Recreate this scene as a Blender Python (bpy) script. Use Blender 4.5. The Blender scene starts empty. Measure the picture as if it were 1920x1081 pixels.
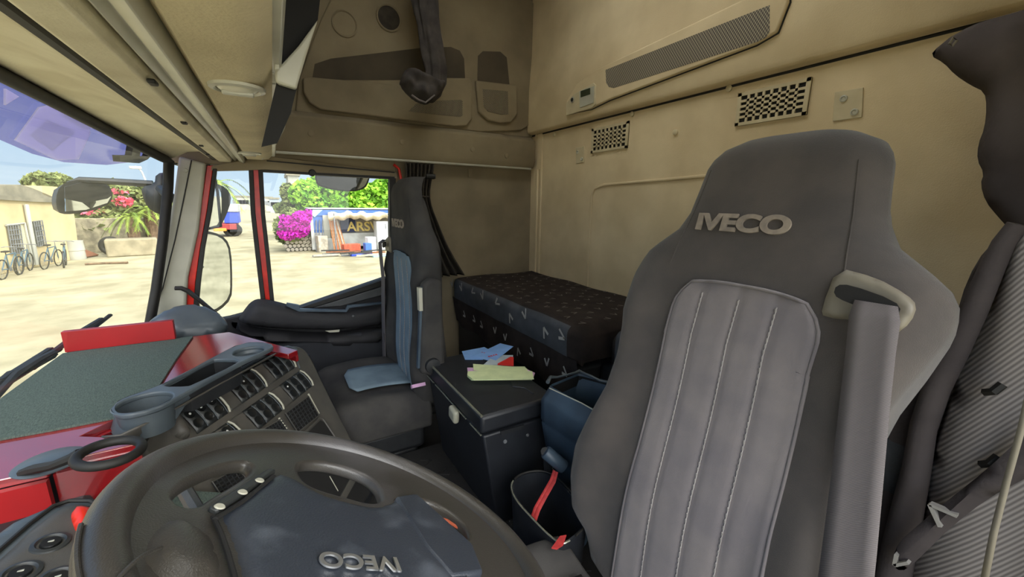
import bpy, bmesh, math, random
from mathutils import Vector, Matrix, noise
from mathutils.geometry import delaunay_2d_cdt
random.seed(7)
V = Vector
SC = bpy.context.scene
COL = SC.collection

# ------------------------------------------------------------------ camera
FPX, CX, CY = 747.0, 960.0, 540.5
CAM = V((0, 0, 2.45))
def _cr(px, py): return V((px-CX, CY-py, -FPX))
ex = _cr(510, 378).normalized()
ey = -_cr(2250, 400); ey -= ex*ey.dot(ex); ey.normalize()
ez = ex.cross(ey)
ROT = Matrix((ex, ey, ez))
cd = bpy.data.cameras.new('camera'); cam = bpy.data.objects.new('camera', cd); COL.objects.link(cam)
cd.sensor_width = 36; cd.lens = 36*FPX/1920; cd.clip_start = .02; cd.clip_end = 2000
cam.matrix_world = Matrix.Translation(CAM) @ ROT.to_4x4()
SC.camera = cam

# ------------------------------------------------------------------ light
SUN_DIR = V((-.24, -.70, .66)).normalized()      # towards the sun
FILL_GLOW_DIR = V((-.62, -.28, .73)).normalized()     # centre of a sky glow added to brighten the cab
w = bpy.data.worlds.new('sky'); SC.world = w; w.use_nodes = True
nt = w.node_tree; nt.nodes.clear()
out = nt.nodes.new('ShaderNodeOutputWorld'); bg = nt.nodes.new('ShaderNodeBackground')
tc = nt.nodes.new('ShaderNodeTexCoord'); sep = nt.nodes.new('ShaderNodeSeparateXYZ')
nt.links.new(tc.outputs['Generated'], sep.inputs[0])
ramp = nt.nodes.new('ShaderNodeValToRGB')
ramp.color_ramp.elements[0].position = 0.0; ramp.color_ramp.elements[0].color = (.62, .76, .90, 1)
ramp.color_ramp.elements[1].position = .5; ramp.color_ramp.elements[1].color = (.22, .42, .78, 1)
e = ramp.color_ramp.elements.new(.10); e.color = (.50, .69, .88, 1)
nt.links.new(sep.outputs[2], ramp.inputs[0])
dot = nt.nodes.new('ShaderNodeVectorMath'); dot.operation = 'DOT_PRODUCT'
nrm = nt.nodes.new('ShaderNodeVectorMath'); nrm.operation = 'NORMALIZE'
nt.links.new(tc.outputs['Generated'], nrm.inputs[0]); nt.links.new(nrm.outputs[0], dot.inputs[0])
dot.inputs[1].default_value = FILL_GLOW_DIR
mr = nt.nodes.new('ShaderNodeMapRange'); mr.inputs[1].default_value = .1; mr.inputs[2].default_value = 1.0
mr.inputs[3].default_value = 0; mr.inputs[4].default_value = 1.0
nt.links.new(dot.outputs['Value'], mr.inputs[0])
pw = nt.nodes.new('ShaderNodeMath'); pw.operation = 'POWER'; pw.inputs[1].default_value = 2.2
nt.links.new(mr.outputs[0], pw.inputs[0])
mix = nt.nodes.new('ShaderNodeMix'); mix.data_type = 'RGBA'; mix.blend_type = 'ADD'; mix.inputs[0].default_value = 1
glow = nt.nodes.new('ShaderNodeMix'); glow.data_type = 'RGBA'
glow.inputs[6].default_value = (0, 0, 0, 1); glow.inputs[7].default_value = (9.0, 8.8, 8.2, 1)
nt.links.new(pw.outputs[0], glow.inputs[0])
nt.links.new(ramp.outputs[0], mix.inputs[6]); nt.links.new(glow.outputs[2], mix.inputs[7])
nt.links.new(mix.outputs[2], bg.inputs[0]); bg.inputs[1].default_value = 1.0
nt.links.new(bg.outputs[0], out.inputs[0])
sd = bpy.data.lights.new('sun', 'SUN'); sd.energy = 1.6; sd.angle = math.radians(.6); sd.color = (1, .93, .78)
sun = bpy.data.objects.new('sun', sd); COL.objects.link(sun); sun.location = (-5, -2, 12)
sun.rotation_euler = SUN_DIR.to_track_quat('Z', 'Y').to_euler()
SC.view_settings.view_transform = 'Standard'; SC.view_settings.look = 'None'
SC.view_settings.gamma = 1; SC.view_settings.use_curve_mapping = False
SC.view_settings.exposure = 0.2
SC.cycles.max_bounces = 12; SC.cycles.diffuse_bounces = 8; SC.cycles.transparent_max_bounces = 16
SC.cycles.sample_clamp_indirect = 6

# ------------------------------------------------------------------ helpers
def ray(px, py): return (ROT @ _cr(px, py)).normalized()
def at(px, py, X=None, Y=None, Z=None):
    d = ray(px, py)
    t = (X-CAM.x)/d.x if X is not None else (Y-CAM.y)/d.y if Y is not None else (Z-CAM.z)/d.z
    return CAM + d*t
def atp(px, py, P0, N):
    d = ray(px, py); return CAM + d*((P0-CAM).dot(N)/d.dot(N))
def lin(c): return c/12.92 if c <= .04045 else ((c+.055)/1.055)**2.4
def rgb(r, g, b): return (lin(r/255), lin(g/255), lin(b/255), 1)

ORG = {}
class MB:
    def __init__(s): s.v = []; s.f = []; s.m = []
    def add(s, vs, fs, mi=0):
        o = len(s.v); s.v += [V(p) for p in vs]
        for f in fs: s.f.append(tuple(i+o for i in f)); s.m.append(mi)
        return s
    def box(s, c, size, rot=None, mi=0):
        c = V(c); h = V(size)/2; vs = []
        for x in (-1, 1):
            for y in (-1, 1):
                for z in (-1, 1):
                    p = V((x*h.x, y*h.y, z*h.z))
                    vs.append(c + (rot @ p if rot else p))
        return s.add(vs, [(0, 1, 3, 2), (4, 6, 7, 5), (0, 4, 5, 1), (2, 3, 7, 6), (0, 2, 6, 4), (1, 5, 7, 3)], mi)
    def bb(s, x0, x1, y0, y1, z0, z1, mi=0):
        return s.box(((x0+x1)/2, (y0+y1)/2, (z0+z1)/2), (abs(x1-x0), abs(y1-y0), abs(z1-z0)), None, mi)
    def prism(s, poly, off, mi=0):
        poly = [V(p) for p in poly]; off = V(off); n = len(poly)
        vs = poly + [p+off for p in poly]
        fs = [tuple(range(n))[::-1], tuple(range(n, 2*n))] + [(i, (i+1) % n, n+(i+1) % n, n+i) for i in range(n)]
        return s.add(vs, fs, mi)
    def hexa(s, a, b, mi=0):
        vs = list(a)+list(b); n = len(a)
        fs = [tuple(range(n))[::-1], tuple(range(n, 2*n))] + [(i, (i+1) % n, n+(i+1) % n, n+i) for i in range(n)]
        return s.add(vs, fs, mi)
    def tube(s, pts, r, n=8, closed=False, mi=0, flat=None):
        pts = [V(p) for p in pts]; N = len(pts); rs = r if isinstance(r, (list, tuple)) else [r]*N
        up = None; vs = []
        for i, p in enumerate(pts):
            if closed: t = pts[(i+1) % N]-pts[i-1]
            else: t = pts[min(i+1, N-1)]-pts[max(i-1, 0)]
            t.normalize()
            if up is None:
                up = V((0, 0, 1)) if abs(t.z) < .9 else V((1, 0, 0))
            up = (up - t*up.dot(t)).normalized(); sd_ = t.cross(up)
            for k in range(n):
                a = 2*math.pi*k/n
                vs.append(p + up*(math.sin(a)*rs[i]*(flat or 1)) + sd_*(math.cos(a)*rs[i]))
        fs = []
        for i in range(N if closed else N-1):
            j = (i+1) % N
            for k in range(n):
                l = (k+1) % n; fs.append((i*n+k, i*n+l, j*n+l, j*n+k))
        if not closed: fs += [tuple(range(n))[::-1], tuple((N-1)*n+k for k in range(n))]
        return s.add(vs, fs, mi)
    def lathe(s, prof, c, axis=(0, 0, 1), n=24, mi=0, capped=True):
        ax = V(axis).normalized(); q = ax.to_track_quat('Z', 'Y').to_matrix(); c = V(c); vs = []
        for r, z in prof:
            for k in range(n):
                a = 2*math.pi*k/n; vs.append(c + q @ V((r*math.cos(a), r*math.sin(a), z)))
        fs = []; N = len(prof)
        for i in range(N-1):
            for k in range(n):
                l = (k+1) % n; fs.append((i*n+k, i*n+l, (i+1)*n+l, (i+1)*n+k))
        if capped: fs += [tuple(range(n))[::-1], tuple((N-1)*n+k for k in range(n))]
        return s.add(vs, fs, mi)
    def grid(s, rows, closed=False, mi=0, cap=False):
        R = len(rows); C_ = len(rows[0]); vs = [p for r in rows for p in r]; fs = []
        for i in range(R-1):
            for j in range(C_ if closed else C_-1):
                k = (j+1) % C_; fs.append((i*C_+j, i*C_+k, (i+1)*C_+k, (i+1)*C_+j))
        if cap: fs += [tuple(range(C_))[::-1], tuple((R-1)*C_+k for k in range(C_))]
        return s.add(vs, fs, mi)
    def obj(s, name, mats, parent=None, bevel=0, seg=2, sub=0, solid=0, ang=38, flat=False, recalc=True):
        if not isinstance(mats, (list, tuple)): mats = [mats]
        if parent is not None: o0 = ORG[parent]
        else:
            xs = [p.x for p in s.v]; ys = [p.y for p in s.v]; zs = [p.z for p in s.v]
            o0 = V(((min(xs)+max(xs))/2, (min(ys)+max(ys))/2, min(zs)))
        me = bpy.data.meshes.new(name)
        me.from_pydata([p-o0 for p in s.v], [], s.f)
        for m in mats: me.materials.append(m)
        me.polygons.foreach_set('material_index', s.m)
        bm = bmesh.new(); bm.from_mesh(me)
        if recalc: bmesh.ops.recalc_face_normals(bm, faces=bm.faces)
        if not flat:
            for f in bm.faces: f.smooth = True
            ca = math.radians(ang)
            for e_ in bm.edges:
                if len(e_.link_faces) == 2:
                    try: e_.smooth = e_.calc_face_angle(3.2) < ca
                    except Exception: pass
        bm.to_mesh(me); bm.free()
        o = bpy.data.objects.new(name, me); COL.objects.link(o)
        if parent is not None: o.parent = parent
        else: o.location = o0
        ORG[o] = o0
        if solid:
            m = o.modifiers.new('thickness', 'SOLIDIFY'); m.thickness = solid; m.offset = 0
        if bevel:
            m = o.modifiers.new('bevel', 'BEVEL'); m.width = bevel; m.segments = seg; m.limit_method = 'ANGLE'; m.angle_limit = math.radians(40)
            m.harden_normals = False
        if sub:
            m = o.modifiers.new('subdiv', 'SUBSURF'); m.levels = sub; m.render_levels = sub
        return o

def tag(o, label=None, cat=None, group=None, kind=None):
    if label: o['label'] = label
    if cat: o['category'] = cat
    if group: o['group'] = group
    if kind: o['kind'] = kind
    return o
def thing(name, loc, label, cat, group=None):
    o = bpy.data.objects.new(name, None); COL.objects.link(o); o.location = loc; o.empty_display_size = .1
    ORG[o] = V(loc); return tag(o, label, cat, group)
def struct(o, label=None):
    o['kind'] = 'structure'
    if label: o['label'] = label
    return o
def sroot(name, loc, label):
    o = bpy.data.objects.new(name, None); COL.objects.link(o); o.location = loc; ORG[o] = V(loc)
    return struct(o, label)
def copy_tree(o, parent=None):
    c = o.copy(); COL.objects.link(c)
    if parent is not None: c.parent = parent
    for ch in list(o.children): copy_tree(ch, c)
    return c
def rot_frame(right, up):
    r = V(right).normalized(); u = V(up); u = (u-r*u.dot(r)).normalized(); n = r.cross(u)
    return Matrix((r, u, n)).transposed()
def text(name, body, origin, right, up, height, width, ext, mat, parent, thick=0.0, shear=0):
    """letters centred at origin, read along `right`"""
    cu = bpy.data.curves.new(name, 'FONT'); cu.body = body; cu.size = 1; cu.extrude = .5; cu.offset = thick
    cu.align_x = 'CENTER'; cu.align_y = 'CENTER'; cu.shear = shear
    t = bpy.data.objects.new(name, cu); COL.objects.link(t)
    me = bpy.data.meshes.new_from_object(t); bpy.data.objects.remove(t)
    xs = [v.co.x for v in me.vertices]; ys = [v.co.y for v in me.vertices]
    W = max(xs)-min(xs); H = max(ys)-min(ys); cx = (max(xs)+min(xs))/2; cy = (max(ys)+min(ys))/2
    M = rot_frame(right, up); o0 = ORG[parent] if parent else V(origin)
    for v in me.vertices:
        p = V(((v.co.x-cx)*width/W, (v.co.y-cy)*height/H, v.co.z*ext))
        v.co = V(origin)+M @ p-o0
    me.materials.clear(); me.materials.append(mat)
    o = bpy.data.objects.new(name, me); COL.objects.link(o)
    if parent: o.parent = parent
    else: o.location = o0
    ORG[o] = o0
    return o
def inside(p, poly):
    c = False; n = len(poly); j = n-1
    for i in range(n):
        a, b = poly[i], poly[j]
        if (a[1] > p[1]) != (b[1] > p[1]) and p[0] < (b[0]-a[0])*(p[1]-a[1])/(b[1]-a[1])+a[0]: c = not c
        j = i
    return c
def smooth_poly(pts, it=2):
    for _ in range(it):
        q = []
        for i in range(len(pts)):
            a, b = pts[i], pts[(i+1) % len(pts)]
            q += [a*.75+b*.25, a*.25+b*.75]
        pts = q
    return pts
def pillow(mb, pts, N, T, back=.3, g=.02, nz=0, nsc=8, D=None, mi=0, smooth=2, seed=0, hfun=None):
    """closed cushion-like solid on the planar outline pts, bulging along N by T"""
    pts = [V(p) for p in pts]; N = V(N).normalized()
    if smooth: pts = smooth_poly(pts, smooth)
    o = sum(pts, V())/len(pts); a = (pts[len(pts)//3]-pts[0]); a = (a-N*a.dot(N)).normalized(); b = N.cross(a)
    P2 = [V(((p-o).dot(a), (p-o).dot(b))) for p in pts]
    # resample the outline
    R = []
    for i in range(len(P2)):
        A, B = P2[i], P2[(i+1) % len(P2)]; k = max(1, int((B-A).length/g))
        for j in range(k): R.append(A+(B-A)*j/k)
    P2 = R; nb = len(P2)
    xs = [p.x for p in P2]; ys = [p.y for p in P2]
    def dist(p):
        m = 1e9
        for i in range(nb):
            A, B = P2[i], P2[(i+1) % nb]; d = B-A; t = max(0, min(1, (p-A).dot(d)/max(d.length_squared, 1e-12)))
            m = min(m, (p-(A+d*t)).length)
        return m
    IN = []; y = min(ys)+g/2; r = 0
    while y < max(ys):
        x = min(xs)+(g/2 if r % 2 else 0)
        while x < max(xs):
            p = V((x, y))
            if inside(p, P2):
                d = dist(p)
                if d > g*.45: IN.append((p, d))
            x += g
        y += g*.87; r += 1
    allp = P2+[p for p, d in IN]
    res = delaunay_2d_cdt([V(p) for p in allp], [(i, (i+1) % nb) for i in range(nb)], [list(range(nb))], 1, 1e-6)
    vs, fs, orig = res[0], res[2], res[3]
    DD = D or max([d for p, d in IN] or [1])
    dd = []
    for i, p in enumerate(vs):
        k = orig[i][0] if orig[i] else -1
        dd.append(0 if (0 <= k < nb) else (dist(p)))
    off = len(vs); V3 = []
    for sgn, TT in ((1, T), (-1, T*back)):
        for p, d in zip(vs, dd):
            q = min(1, d/DD); h = TT*math.sqrt(max(0, 1-(1-q)**2))
            P = o+a*p.x+b*p.y
            if nz and d > 0:
                h += nz*noise.noise(P*nsc+V((seed, 0, 0)))*min(1, q*3)*sgn
            if hfun and sgn > 0 and d > 0: h += hfun(P)*min(1, q*3)
            V3.append(P+N*h*sgn)
    F = [tuple(f) for f in fs]+[tuple(i+off for i in f[::-1]) for f in fs]
    # weld rims: map back rim verts to the front ones
    mp = {i+off: i for i in range(off) if dd[i] == 0}
    F = [tuple(mp.get(i, i) for i in f) for f in F]
    mb.add(V3, F, mi); return mb

# ------------------------------------------------------------------ materials
def mat(name, c, rough=.6, c2=None, nscale=20, bump=0, bscale=200, metal=0, spec=.5, detail=4, coords='Object', stretch=None, sheen=0, emit=0, nlo=.35, nhi=.65):
    m = bpy.data.materials.new(name); m.use_nodes = True; t = m.node_tree; b = t.nodes['Principled BSDF']
    b.inputs['Base Color'].default_value = c; b.inputs['Roughness'].default_value = rough; b.inputs['Metallic'].default_value = metal
    b.inputs['Specular IOR Level'].default_value = spec
    if sheen: b.inputs['Sheen Weight'].default_value = sheen; b.inputs['Sheen Roughness'].default_value = .5
    tcn = t.nodes.new('ShaderNodeTexCoord'); mp = t.nodes.new('ShaderNodeMapping'); t.links.new(tcn.outputs[coords], mp.inputs[0])
    if stretch: mp.inputs['Scale'].default_value = stretch
    if c2 is None: c2 = tuple(x*.82 for x in c[:3])+(1,)
    n = t.nodes.new('ShaderNodeTexNoise'); n.inputs['Scale'].default_value = nscale; n.inputs['Detail'].default_value = detail
    t.links.new(mp.outputs[0], n.inputs['Vector'])
    r = t.nodes.new('ShaderNodeMapRange'); r.inputs[1].default_value = nlo; r.inputs[2].default_value = nhi
    t.links.new(n.outputs['Fac'], r.inputs[0])
    x = t.nodes.new('ShaderNodeMix'); x.data_type = 'RGBA'; x.inputs[6].default_value = c; x.inputs[7].default_value = c2
    t.links.new(r.outputs[0], x.inputs[0]); t.links.new(x.outputs[2], b.inputs['Base Color'])
    if bump:
        n2 = t.nodes.new('ShaderNodeTexNoise'); n2.inputs['Scale'].default_value = bscale; n2.inputs['Detail'].default_value = 3
        t.links.new(mp.outputs[0], n2.inputs['Vector'])
        bp = t.nodes.new('ShaderNodeBump'); bp.inputs['Strength'].default_value = bump; bp.inputs['Distance'].default_value = .002
        t.links.new(n2.outputs['Fac'], bp.inputs['Height']); t.links.new(bp.outputs[0], b.inputs['Normal'])
    return m
def glass_mat(name, tint, refl=1.0, rough=0.0, extra=0.0):
    m = bpy.data.materials.new(name); m.use_nodes = True; t = m.node_tree; t.nodes.clear()
    o = t.nodes.new('ShaderNodeOutputMaterial'); tr = t.nodes.new('ShaderNodeBsdfTransparent'); gl = t.nodes.new('ShaderNodeBsdfGlossy')
    tr.inputs[0].default_value = tint; gl.inputs['Roughness'].default_value = rough
    fr = t.nodes.new('ShaderNodeFresnel'); fr.inputs[0].default_value = 1.45
    mu = t.nodes.new('ShaderNodeMath'); mu.operation = 'MULTIPLY_ADD'; mu.inputs[1].default_value = refl; mu.inputs[2].default_value = extra
    t.links.new(fr.outputs[0], mu.inputs[0])
    mx = t.nodes.new('ShaderNodeMixShader'); t.links.new(mu.outputs[0], mx.inputs[0])
    t.links.new(tr.outputs[0], mx.inputs[1]); t.links.new(gl.outputs[0], mx.inputs[2]); t.links.new(mx.outputs[0], o.inputs[0])
    return m
def mesh_mat(name, c, hole, scale, ax=('X', 'Z')):
    """perforated sheet: staggered holes in object space"""
    m = bpy.data.materials.new(name); m.use_nodes = True; t = m.node_tree; b = t.nodes['Principled BSDF']
    b.inputs['Roughness'].default_value = .7
    tcn = t.nodes.new('ShaderNodeTexCoord'); mp = t.nodes.new('ShaderNodeMapping')
    t.links.new(tcn.outputs['Object'], mp.inputs[0]); mp.inputs['Scale'].default_value = (scale,)*3
    sp = t.nodes.new('ShaderNodeSeparateXYZ'); t.links.new(mp.outputs[0], sp.inputs[0])
    def sn(a, b_, s1, s2):
        k = t.nodes.new('ShaderNodeMath'); k.operation = 'MULTIPLY_ADD'; k.inputs[1].default_value = s2
        t.links.new(b_, k.inputs[0]); t.links.new(a, k.inputs[2])
        q = t.nodes.new('ShaderNodeMath'); q.operation = 'SINE'; t.links.new(k.outputs[0], q.inputs[0]); return q.outputs[0]
    A = sn(sp.outputs[ax[0]], sp.outputs[ax[1]], 1, .7); B = sn(sp.outputs[ax[0]], sp.outputs[ax[1]], 1, -.7)
    mu = t.nodes.new('ShaderNodeMath'); mu.operation = 'MULTIPLY'; t.links.new(A, mu.inputs[0]); t.links.new(B, mu.inputs[1])
    ab = t.nodes.new('ShaderNodeMath'); ab.operation = 'ABSOLUTE'; t.links.new(mu.outputs[0], ab.inputs[0])
    gt = t.nodes.new('ShaderNodeMapRange'); gt.inputs[1].default_value = .12; gt.inputs[2].default_value = .3; t.links.new(ab.outputs[0], gt.inputs[0])
    x = t.nodes.new('ShaderNodeMix'); x.data_type = 'RGBA'; x.inputs[6].default_value = c; x.inputs[7].default_value = hole
    t.links.new(gt.outputs[0], x.inputs[0]); t.links.new(x.outputs[2], b.inputs['Base Color'])
    return m
def weave_mat(name, c, c2, scale, ax=('X', 'Z'), rough=.9, slope=1.0, contrast=(.3, .7)):
    """diagonal ribbed twill"""
    m = bpy.data.materials.new(name); m.use_nodes = True; t = m.node_tree; b = t.nodes['Principled BSDF']
    b.inputs['Roughness'].default_value = rough; b.inputs['Specular IOR Level'].default_value = .2
    tcn = t.nodes.new('ShaderNodeTexCoord'); mp = t.nodes.new('ShaderNodeMapping')
    t.links.new(tcn.outputs['Object'], mp.inputs[0]); mp.inputs['Scale'].default_value = (scale,)*3
    sp = t.nodes.new('ShaderNodeSeparateXYZ'); t.links.new(mp.outputs[0], sp.inputs[0])
    k = t.nodes.new('ShaderNodeMath'); k.operation = 'MULTIPLY_ADD'; k.inputs[1].default_value = slope
    t.links.new(sp.outputs[ax[1]], k.inputs[0]); t.links.new(sp.outputs[ax[0]], k.inputs[2])
    q = t.nodes.new('ShaderNodeMath'); q.operation = 'SINE'; t.links.new(k.outputs[0], q.inputs[0])
    r = t.nodes.new('ShaderNodeMapRange'); r.inputs[1].default_value = -1; r.inputs[2].default_value = 1; t.links.new(q.outputs[0], r.inputs[0])
    x = t.nodes.new('ShaderNodeMix'); x.data_type = 'RGBA'; x.inputs[6].default_value = c; x.inputs[7].default_value = c2
    t.links.new(r.outputs[0], x.inputs[0]); t.links.new(x.outputs[2], b.inputs['Base Color'])
    bp = t.nodes.new('ShaderNodeBump'); bp.inputs['Strength'].default_value = .4; bp.inputs['Distance'].default_value = .001
    t.links.new(r.outputs[0], bp.inputs['Height']); t.links.new(bp.outputs[0], b.inputs['Normal'])
    return m

M = {}
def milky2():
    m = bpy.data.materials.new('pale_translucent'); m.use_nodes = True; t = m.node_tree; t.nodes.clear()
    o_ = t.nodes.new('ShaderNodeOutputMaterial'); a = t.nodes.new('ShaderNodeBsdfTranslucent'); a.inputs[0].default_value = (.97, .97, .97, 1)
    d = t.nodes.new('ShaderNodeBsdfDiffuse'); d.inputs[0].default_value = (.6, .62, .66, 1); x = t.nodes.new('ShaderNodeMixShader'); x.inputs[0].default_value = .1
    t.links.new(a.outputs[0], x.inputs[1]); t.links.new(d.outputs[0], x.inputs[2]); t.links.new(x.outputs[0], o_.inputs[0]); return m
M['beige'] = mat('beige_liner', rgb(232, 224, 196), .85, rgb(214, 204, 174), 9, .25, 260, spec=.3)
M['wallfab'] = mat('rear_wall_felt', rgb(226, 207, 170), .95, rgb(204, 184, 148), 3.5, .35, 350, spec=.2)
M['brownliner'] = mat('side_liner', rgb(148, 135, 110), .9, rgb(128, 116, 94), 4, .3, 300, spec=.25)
M['consolefab'] = mat('overhead_felt', rgb(222, 209, 174), .95, rgb(202, 189, 156), 6, .5, 220, spec=.2)
M['silver'] = mat('silver_plastic', rgb(190, 188, 172), .35, rgb(176, 174, 158), 12, spec=.6)
M['pillar'] = mat('pillar_plastic', rgb(188, 186, 168), .6, rgb(174, 172, 154), 8, .1)
M['rubber'] = mat('black_rubber', rgb(34, 32, 28), .6, rgb(24, 22, 20), 30)
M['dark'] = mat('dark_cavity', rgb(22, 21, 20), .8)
M['blackpl'] = mat('black_plastic', rgb(38, 40, 42), .5, rgb(30, 31, 34), 30, .15, 500)
M['dashpl'] = mat('dash_plastic', rgb(84, 80, 74), .5, rgb(72, 70, 66), 20, .15, 500)
M['traypl'] = mat('tray_plastic', rgb(84, 92, 97), .36, rgb(72, 80, 86), 14, .1, 500)
M['bluegrey'] = mat('blue_grey_plastic', rgb(70, 86, 100), .4, rgb(56, 70, 84), 14, .1, 500)
M['btn'] = mat('switch_plastic', rgb(52, 54, 54), .4, rgb(44, 46, 46), 30)
M['btndark'] = mat('switch_dark', rgb(24, 25, 25), .35)
M['white'] = mat('white_mark', rgb(230, 230, 225), .6)
M['red'] = mat('red_gloss_board', rgb(150, 16, 24), .14, rgb(132, 12, 20), 6, spec=.5)
M['red'].node_tree.nodes['Principled BSDF'].inputs['IOR'].default_value = 2.9
M['redmat'] = mat('red_satin_board', rgb(164, 20, 24), .4, rgb(150, 17, 21), 6)
M['redpaint'] = mat('red_cab_paint', rgb(214, 40, 22), .3, rgb(180, 28, 16), 14)
M['redbtn'] = mat('red_button', rgb(225, 48, 24), .35, rgb(215, 40, 20), 20)
M['carpet'] = mat('green_carpet', rgb(108, 120, 112), .95, rgb(78, 90, 84), 160, .9, 400, spec=.1, stretch=(1, 5, 1))
M['wheel'] = mat('wheel_leather', rgb(58, 55, 51), .34, rgb(84, 82, 84), 7, .25, 700, spec=.7, nlo=.52, nhi=.74)
M['hub'] = mat('hub_plastic', rgb(50, 55, 64), .40, rgb(92, 98, 108), 18, .25, 500, spec=.6, nlo=.54, nhi=.78, detail=8)
M['chrome'] = mat('chrome', rgb(210, 212, 215), .15, metal=1)
M['emblem'] = mat('emblem_chrome', rgb(222, 222, 218), .3, rgb(200, 204, 210), 20, metal=.85)
M['seat'] = mat('seat_cloth', rgb(84, 78, 74), .95, rgb(72, 68, 66), 12, .4, 800, spec=.15, sheen=.25)
M['seatpad'] = mat('seat_pad_cloth', rgb(136, 128, 126), .95, rgb(118, 112, 114), 10, .3, 900, spec=.15, sheen=.3)
M['seat2'] = mat('seat_cloth_dark', rgb(72, 70, 68), .95, rgb(60, 59, 59), 12, .4, 800, spec=.15)
M['seatpad2'] = mat('seat_pad_blue', rgb(120, 138, 150), .9, rgb(106, 122, 134), 12, .3, 900, spec=.2)
M['stitch'] = mat('stitch', rgb(170, 164, 160), .9)
M['emb'] = mat('embroidery', rgb(150, 138, 124), .8, rgb(128, 118, 108), 60)
M['belt'] = weave_mat('belt_webbing', rgb(94, 88, 88), rgb(112, 106, 106), 2600, ('X', 'Z'), .7)
M['guide'] = mat('belt_guide_plastic', rgb(126, 119, 104), .5, rgb(116, 109, 96), 20)
M['bunk'] = mat('bunk_cloth', rgb(58, 50, 46), .95, rgb(46, 40, 38), 14, .5, 500, spec=.15)
M['bunklit'] = mat('bunk_cloth_lit', rgb(84, 86, 90), .95, rgb(72, 74, 78), 14, .4, 500, spec=.15)
M['chev'] = mat('chevron_print', rgb(172, 168, 162), .9)
M['chevdim'] = mat('chevron_print_faded', rgb(116, 108, 102), .9)
M['floor'] = mat('floor_rubber', rgb(34, 33, 33), .75, rgb(26, 25, 25), 8, .4, 120)
M['fridge'] = mat('fridge_plastic', rgb(34, 37, 42), .45, rgb(28, 30, 35), 25, .2, 450)
M['edge'] = mat('metal_edge', rgb(200, 200, 180), .25, metal=.8)
M['grip'] = mat('latch_grey', rgb(168, 166, 148), .45)
M['bin'] = mat('bin_plastic', rgb(58, 76, 92), .45, rgb(48, 62, 76), 12, .15, 400)
M['strapred'] = mat('red_strap', rgb(190, 52, 50), .7, rgb(160, 40, 40), 80)
M['paperb'] = mat('blue_paper', rgb(130, 172, 226), .6, rgb(120, 160, 214), 30)
M['paperg'] = mat('green_paper', rgb(214, 224, 170), .7, rgb(200, 212, 160), 40)
M['paperp'] = mat('pink_paper', rgb(214, 168, 206), .7)
M['paperr'] = mat('red_card', rgb(220, 46, 40), .5)
M['curtain'] = mat('curtain_cloth', rgb(74, 68, 60), .95, rgb(60, 55, 50), 30, .4, 300, spec=.1)
M['cloth'] = mat('hanging_cloth', rgb(84, 79, 76), .9, rgb(62, 58, 57), 14, .4, 200, spec=.2)
M['jacket'] = mat('jacket_cloth', rgb(92, 85, 85), .9, rgb(76, 70, 71), 8, .4, 200, spec=.2)
M['herr'] = weave_mat('herringbone_grey', rgb(118, 112, 110), rgb(168, 160, 156), 950, ('X', 'Z'), .9, .55)
M['meshv'] = mesh_mat('perforated_side', rgb(168, 156, 128), rgb(52, 46, 38), 480, ('Y', 'Z'))
M['meshr'] = mesh_mat('perforated_rear', rgb(178, 168, 144), rgb(88, 80, 72), 330, ('X', 'Z'))
M['ventpl'] = mat('vent_plate', rgb(206, 192, 158), .6, rgb(196, 182, 148), 20)
M['lcd'] = mat('lcd', rgb(60, 66, 48), .2)
M['lamp'] = mat('lamp_lens', rgb(228, 224, 204), .3, spec=.6)
M['door'] = mat('door_trim', rgb(44, 43, 46), .7, rgb(36, 36, 39), 12, .3, 400)
M['doorgrey'] = mat('door_sill_grey', rgb(72, 74, 76), .55, rgb(62, 64, 66), 12)
M['glass'] = glass_mat('clear_glass', (.97, .98, .97, 1), .55)
M['wglass'] = glass_mat('windscreen_glass', (.95, .97, .96, 1), .8, extra=.015)
M['mirror'] = mat('mirror_face', rgb(225, 230, 232), .03, metal=1)
M['visor'] = glass_mat('purple_visor', (.36, .30, .60, 1), 1.0, rough=.25, extra=.10)
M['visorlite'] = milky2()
# outdoors
M['ground'] = mat('yard_concrete', rgb(158, 150, 123), .95, rgb(132, 125, 100), .9, .4, 30, spec=.1, coords='Object', detail=8)
M['stucco'] = mat('cream_stucco', rgb(188, 172, 130), .95, rgb(168, 152, 114), .9, .4, 20)
M['stone'] = mat('rubble_wall', rgb(160, 150, 122), .95, rgb(110, 102, 84), 3, .6, 12)
M['block'] = mat('block_concrete', rgb(150, 140, 114), .9, rgb(120, 112, 90), 2)
M['greywall'] = mat('grey_wall', rgb(170, 168, 156), .9, rgb(142, 142, 132), .6)
M['roofg'] = mat('grey_roof', rgb(128, 122, 104), .9, rgb(104, 100, 86), 2)
M['leafg'] = mat('leaf_bright', rgb(150, 196, 62), .8, rgb(74, 122, 34), 1.1, spec=.2)
M['leafd'] = mat('leaf_dull', rgb(134, 140, 86), .8, rgb(88, 100, 58), 1.4, spec=.2)
M['palm'] = mat('palm_leaf', rgb(140, 156, 62), .8, rgb(84, 104, 44), 2, spec=.2)
M['mag'] = mat('magenta_bloom', rgb(224, 40, 200), .8, rgb(150, 24, 130), 2.2, spec=.2)
M['pink'] = mat('pink_bloom', rgb(236, 110, 130), .8, rgb(210, 80, 100), 4, spec=.2)
M['bark'] = mat('bark', rgb(120, 98, 74), .9, rgb(90, 72, 54), 8)
M['rust'] = mat('rusty_steel', rgb(138, 84, 52), .8, rgb(96, 58, 40), 6)
M['wood'] = mat('old_timber', rgb(176, 122, 76), .8, rgb(130, 84, 52), 5, stretch=(6, 6, 1))
M['woodg'] = mat('grey_timber', rgb(176, 168, 152), .85, rgb(140, 132, 118), 6)
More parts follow.
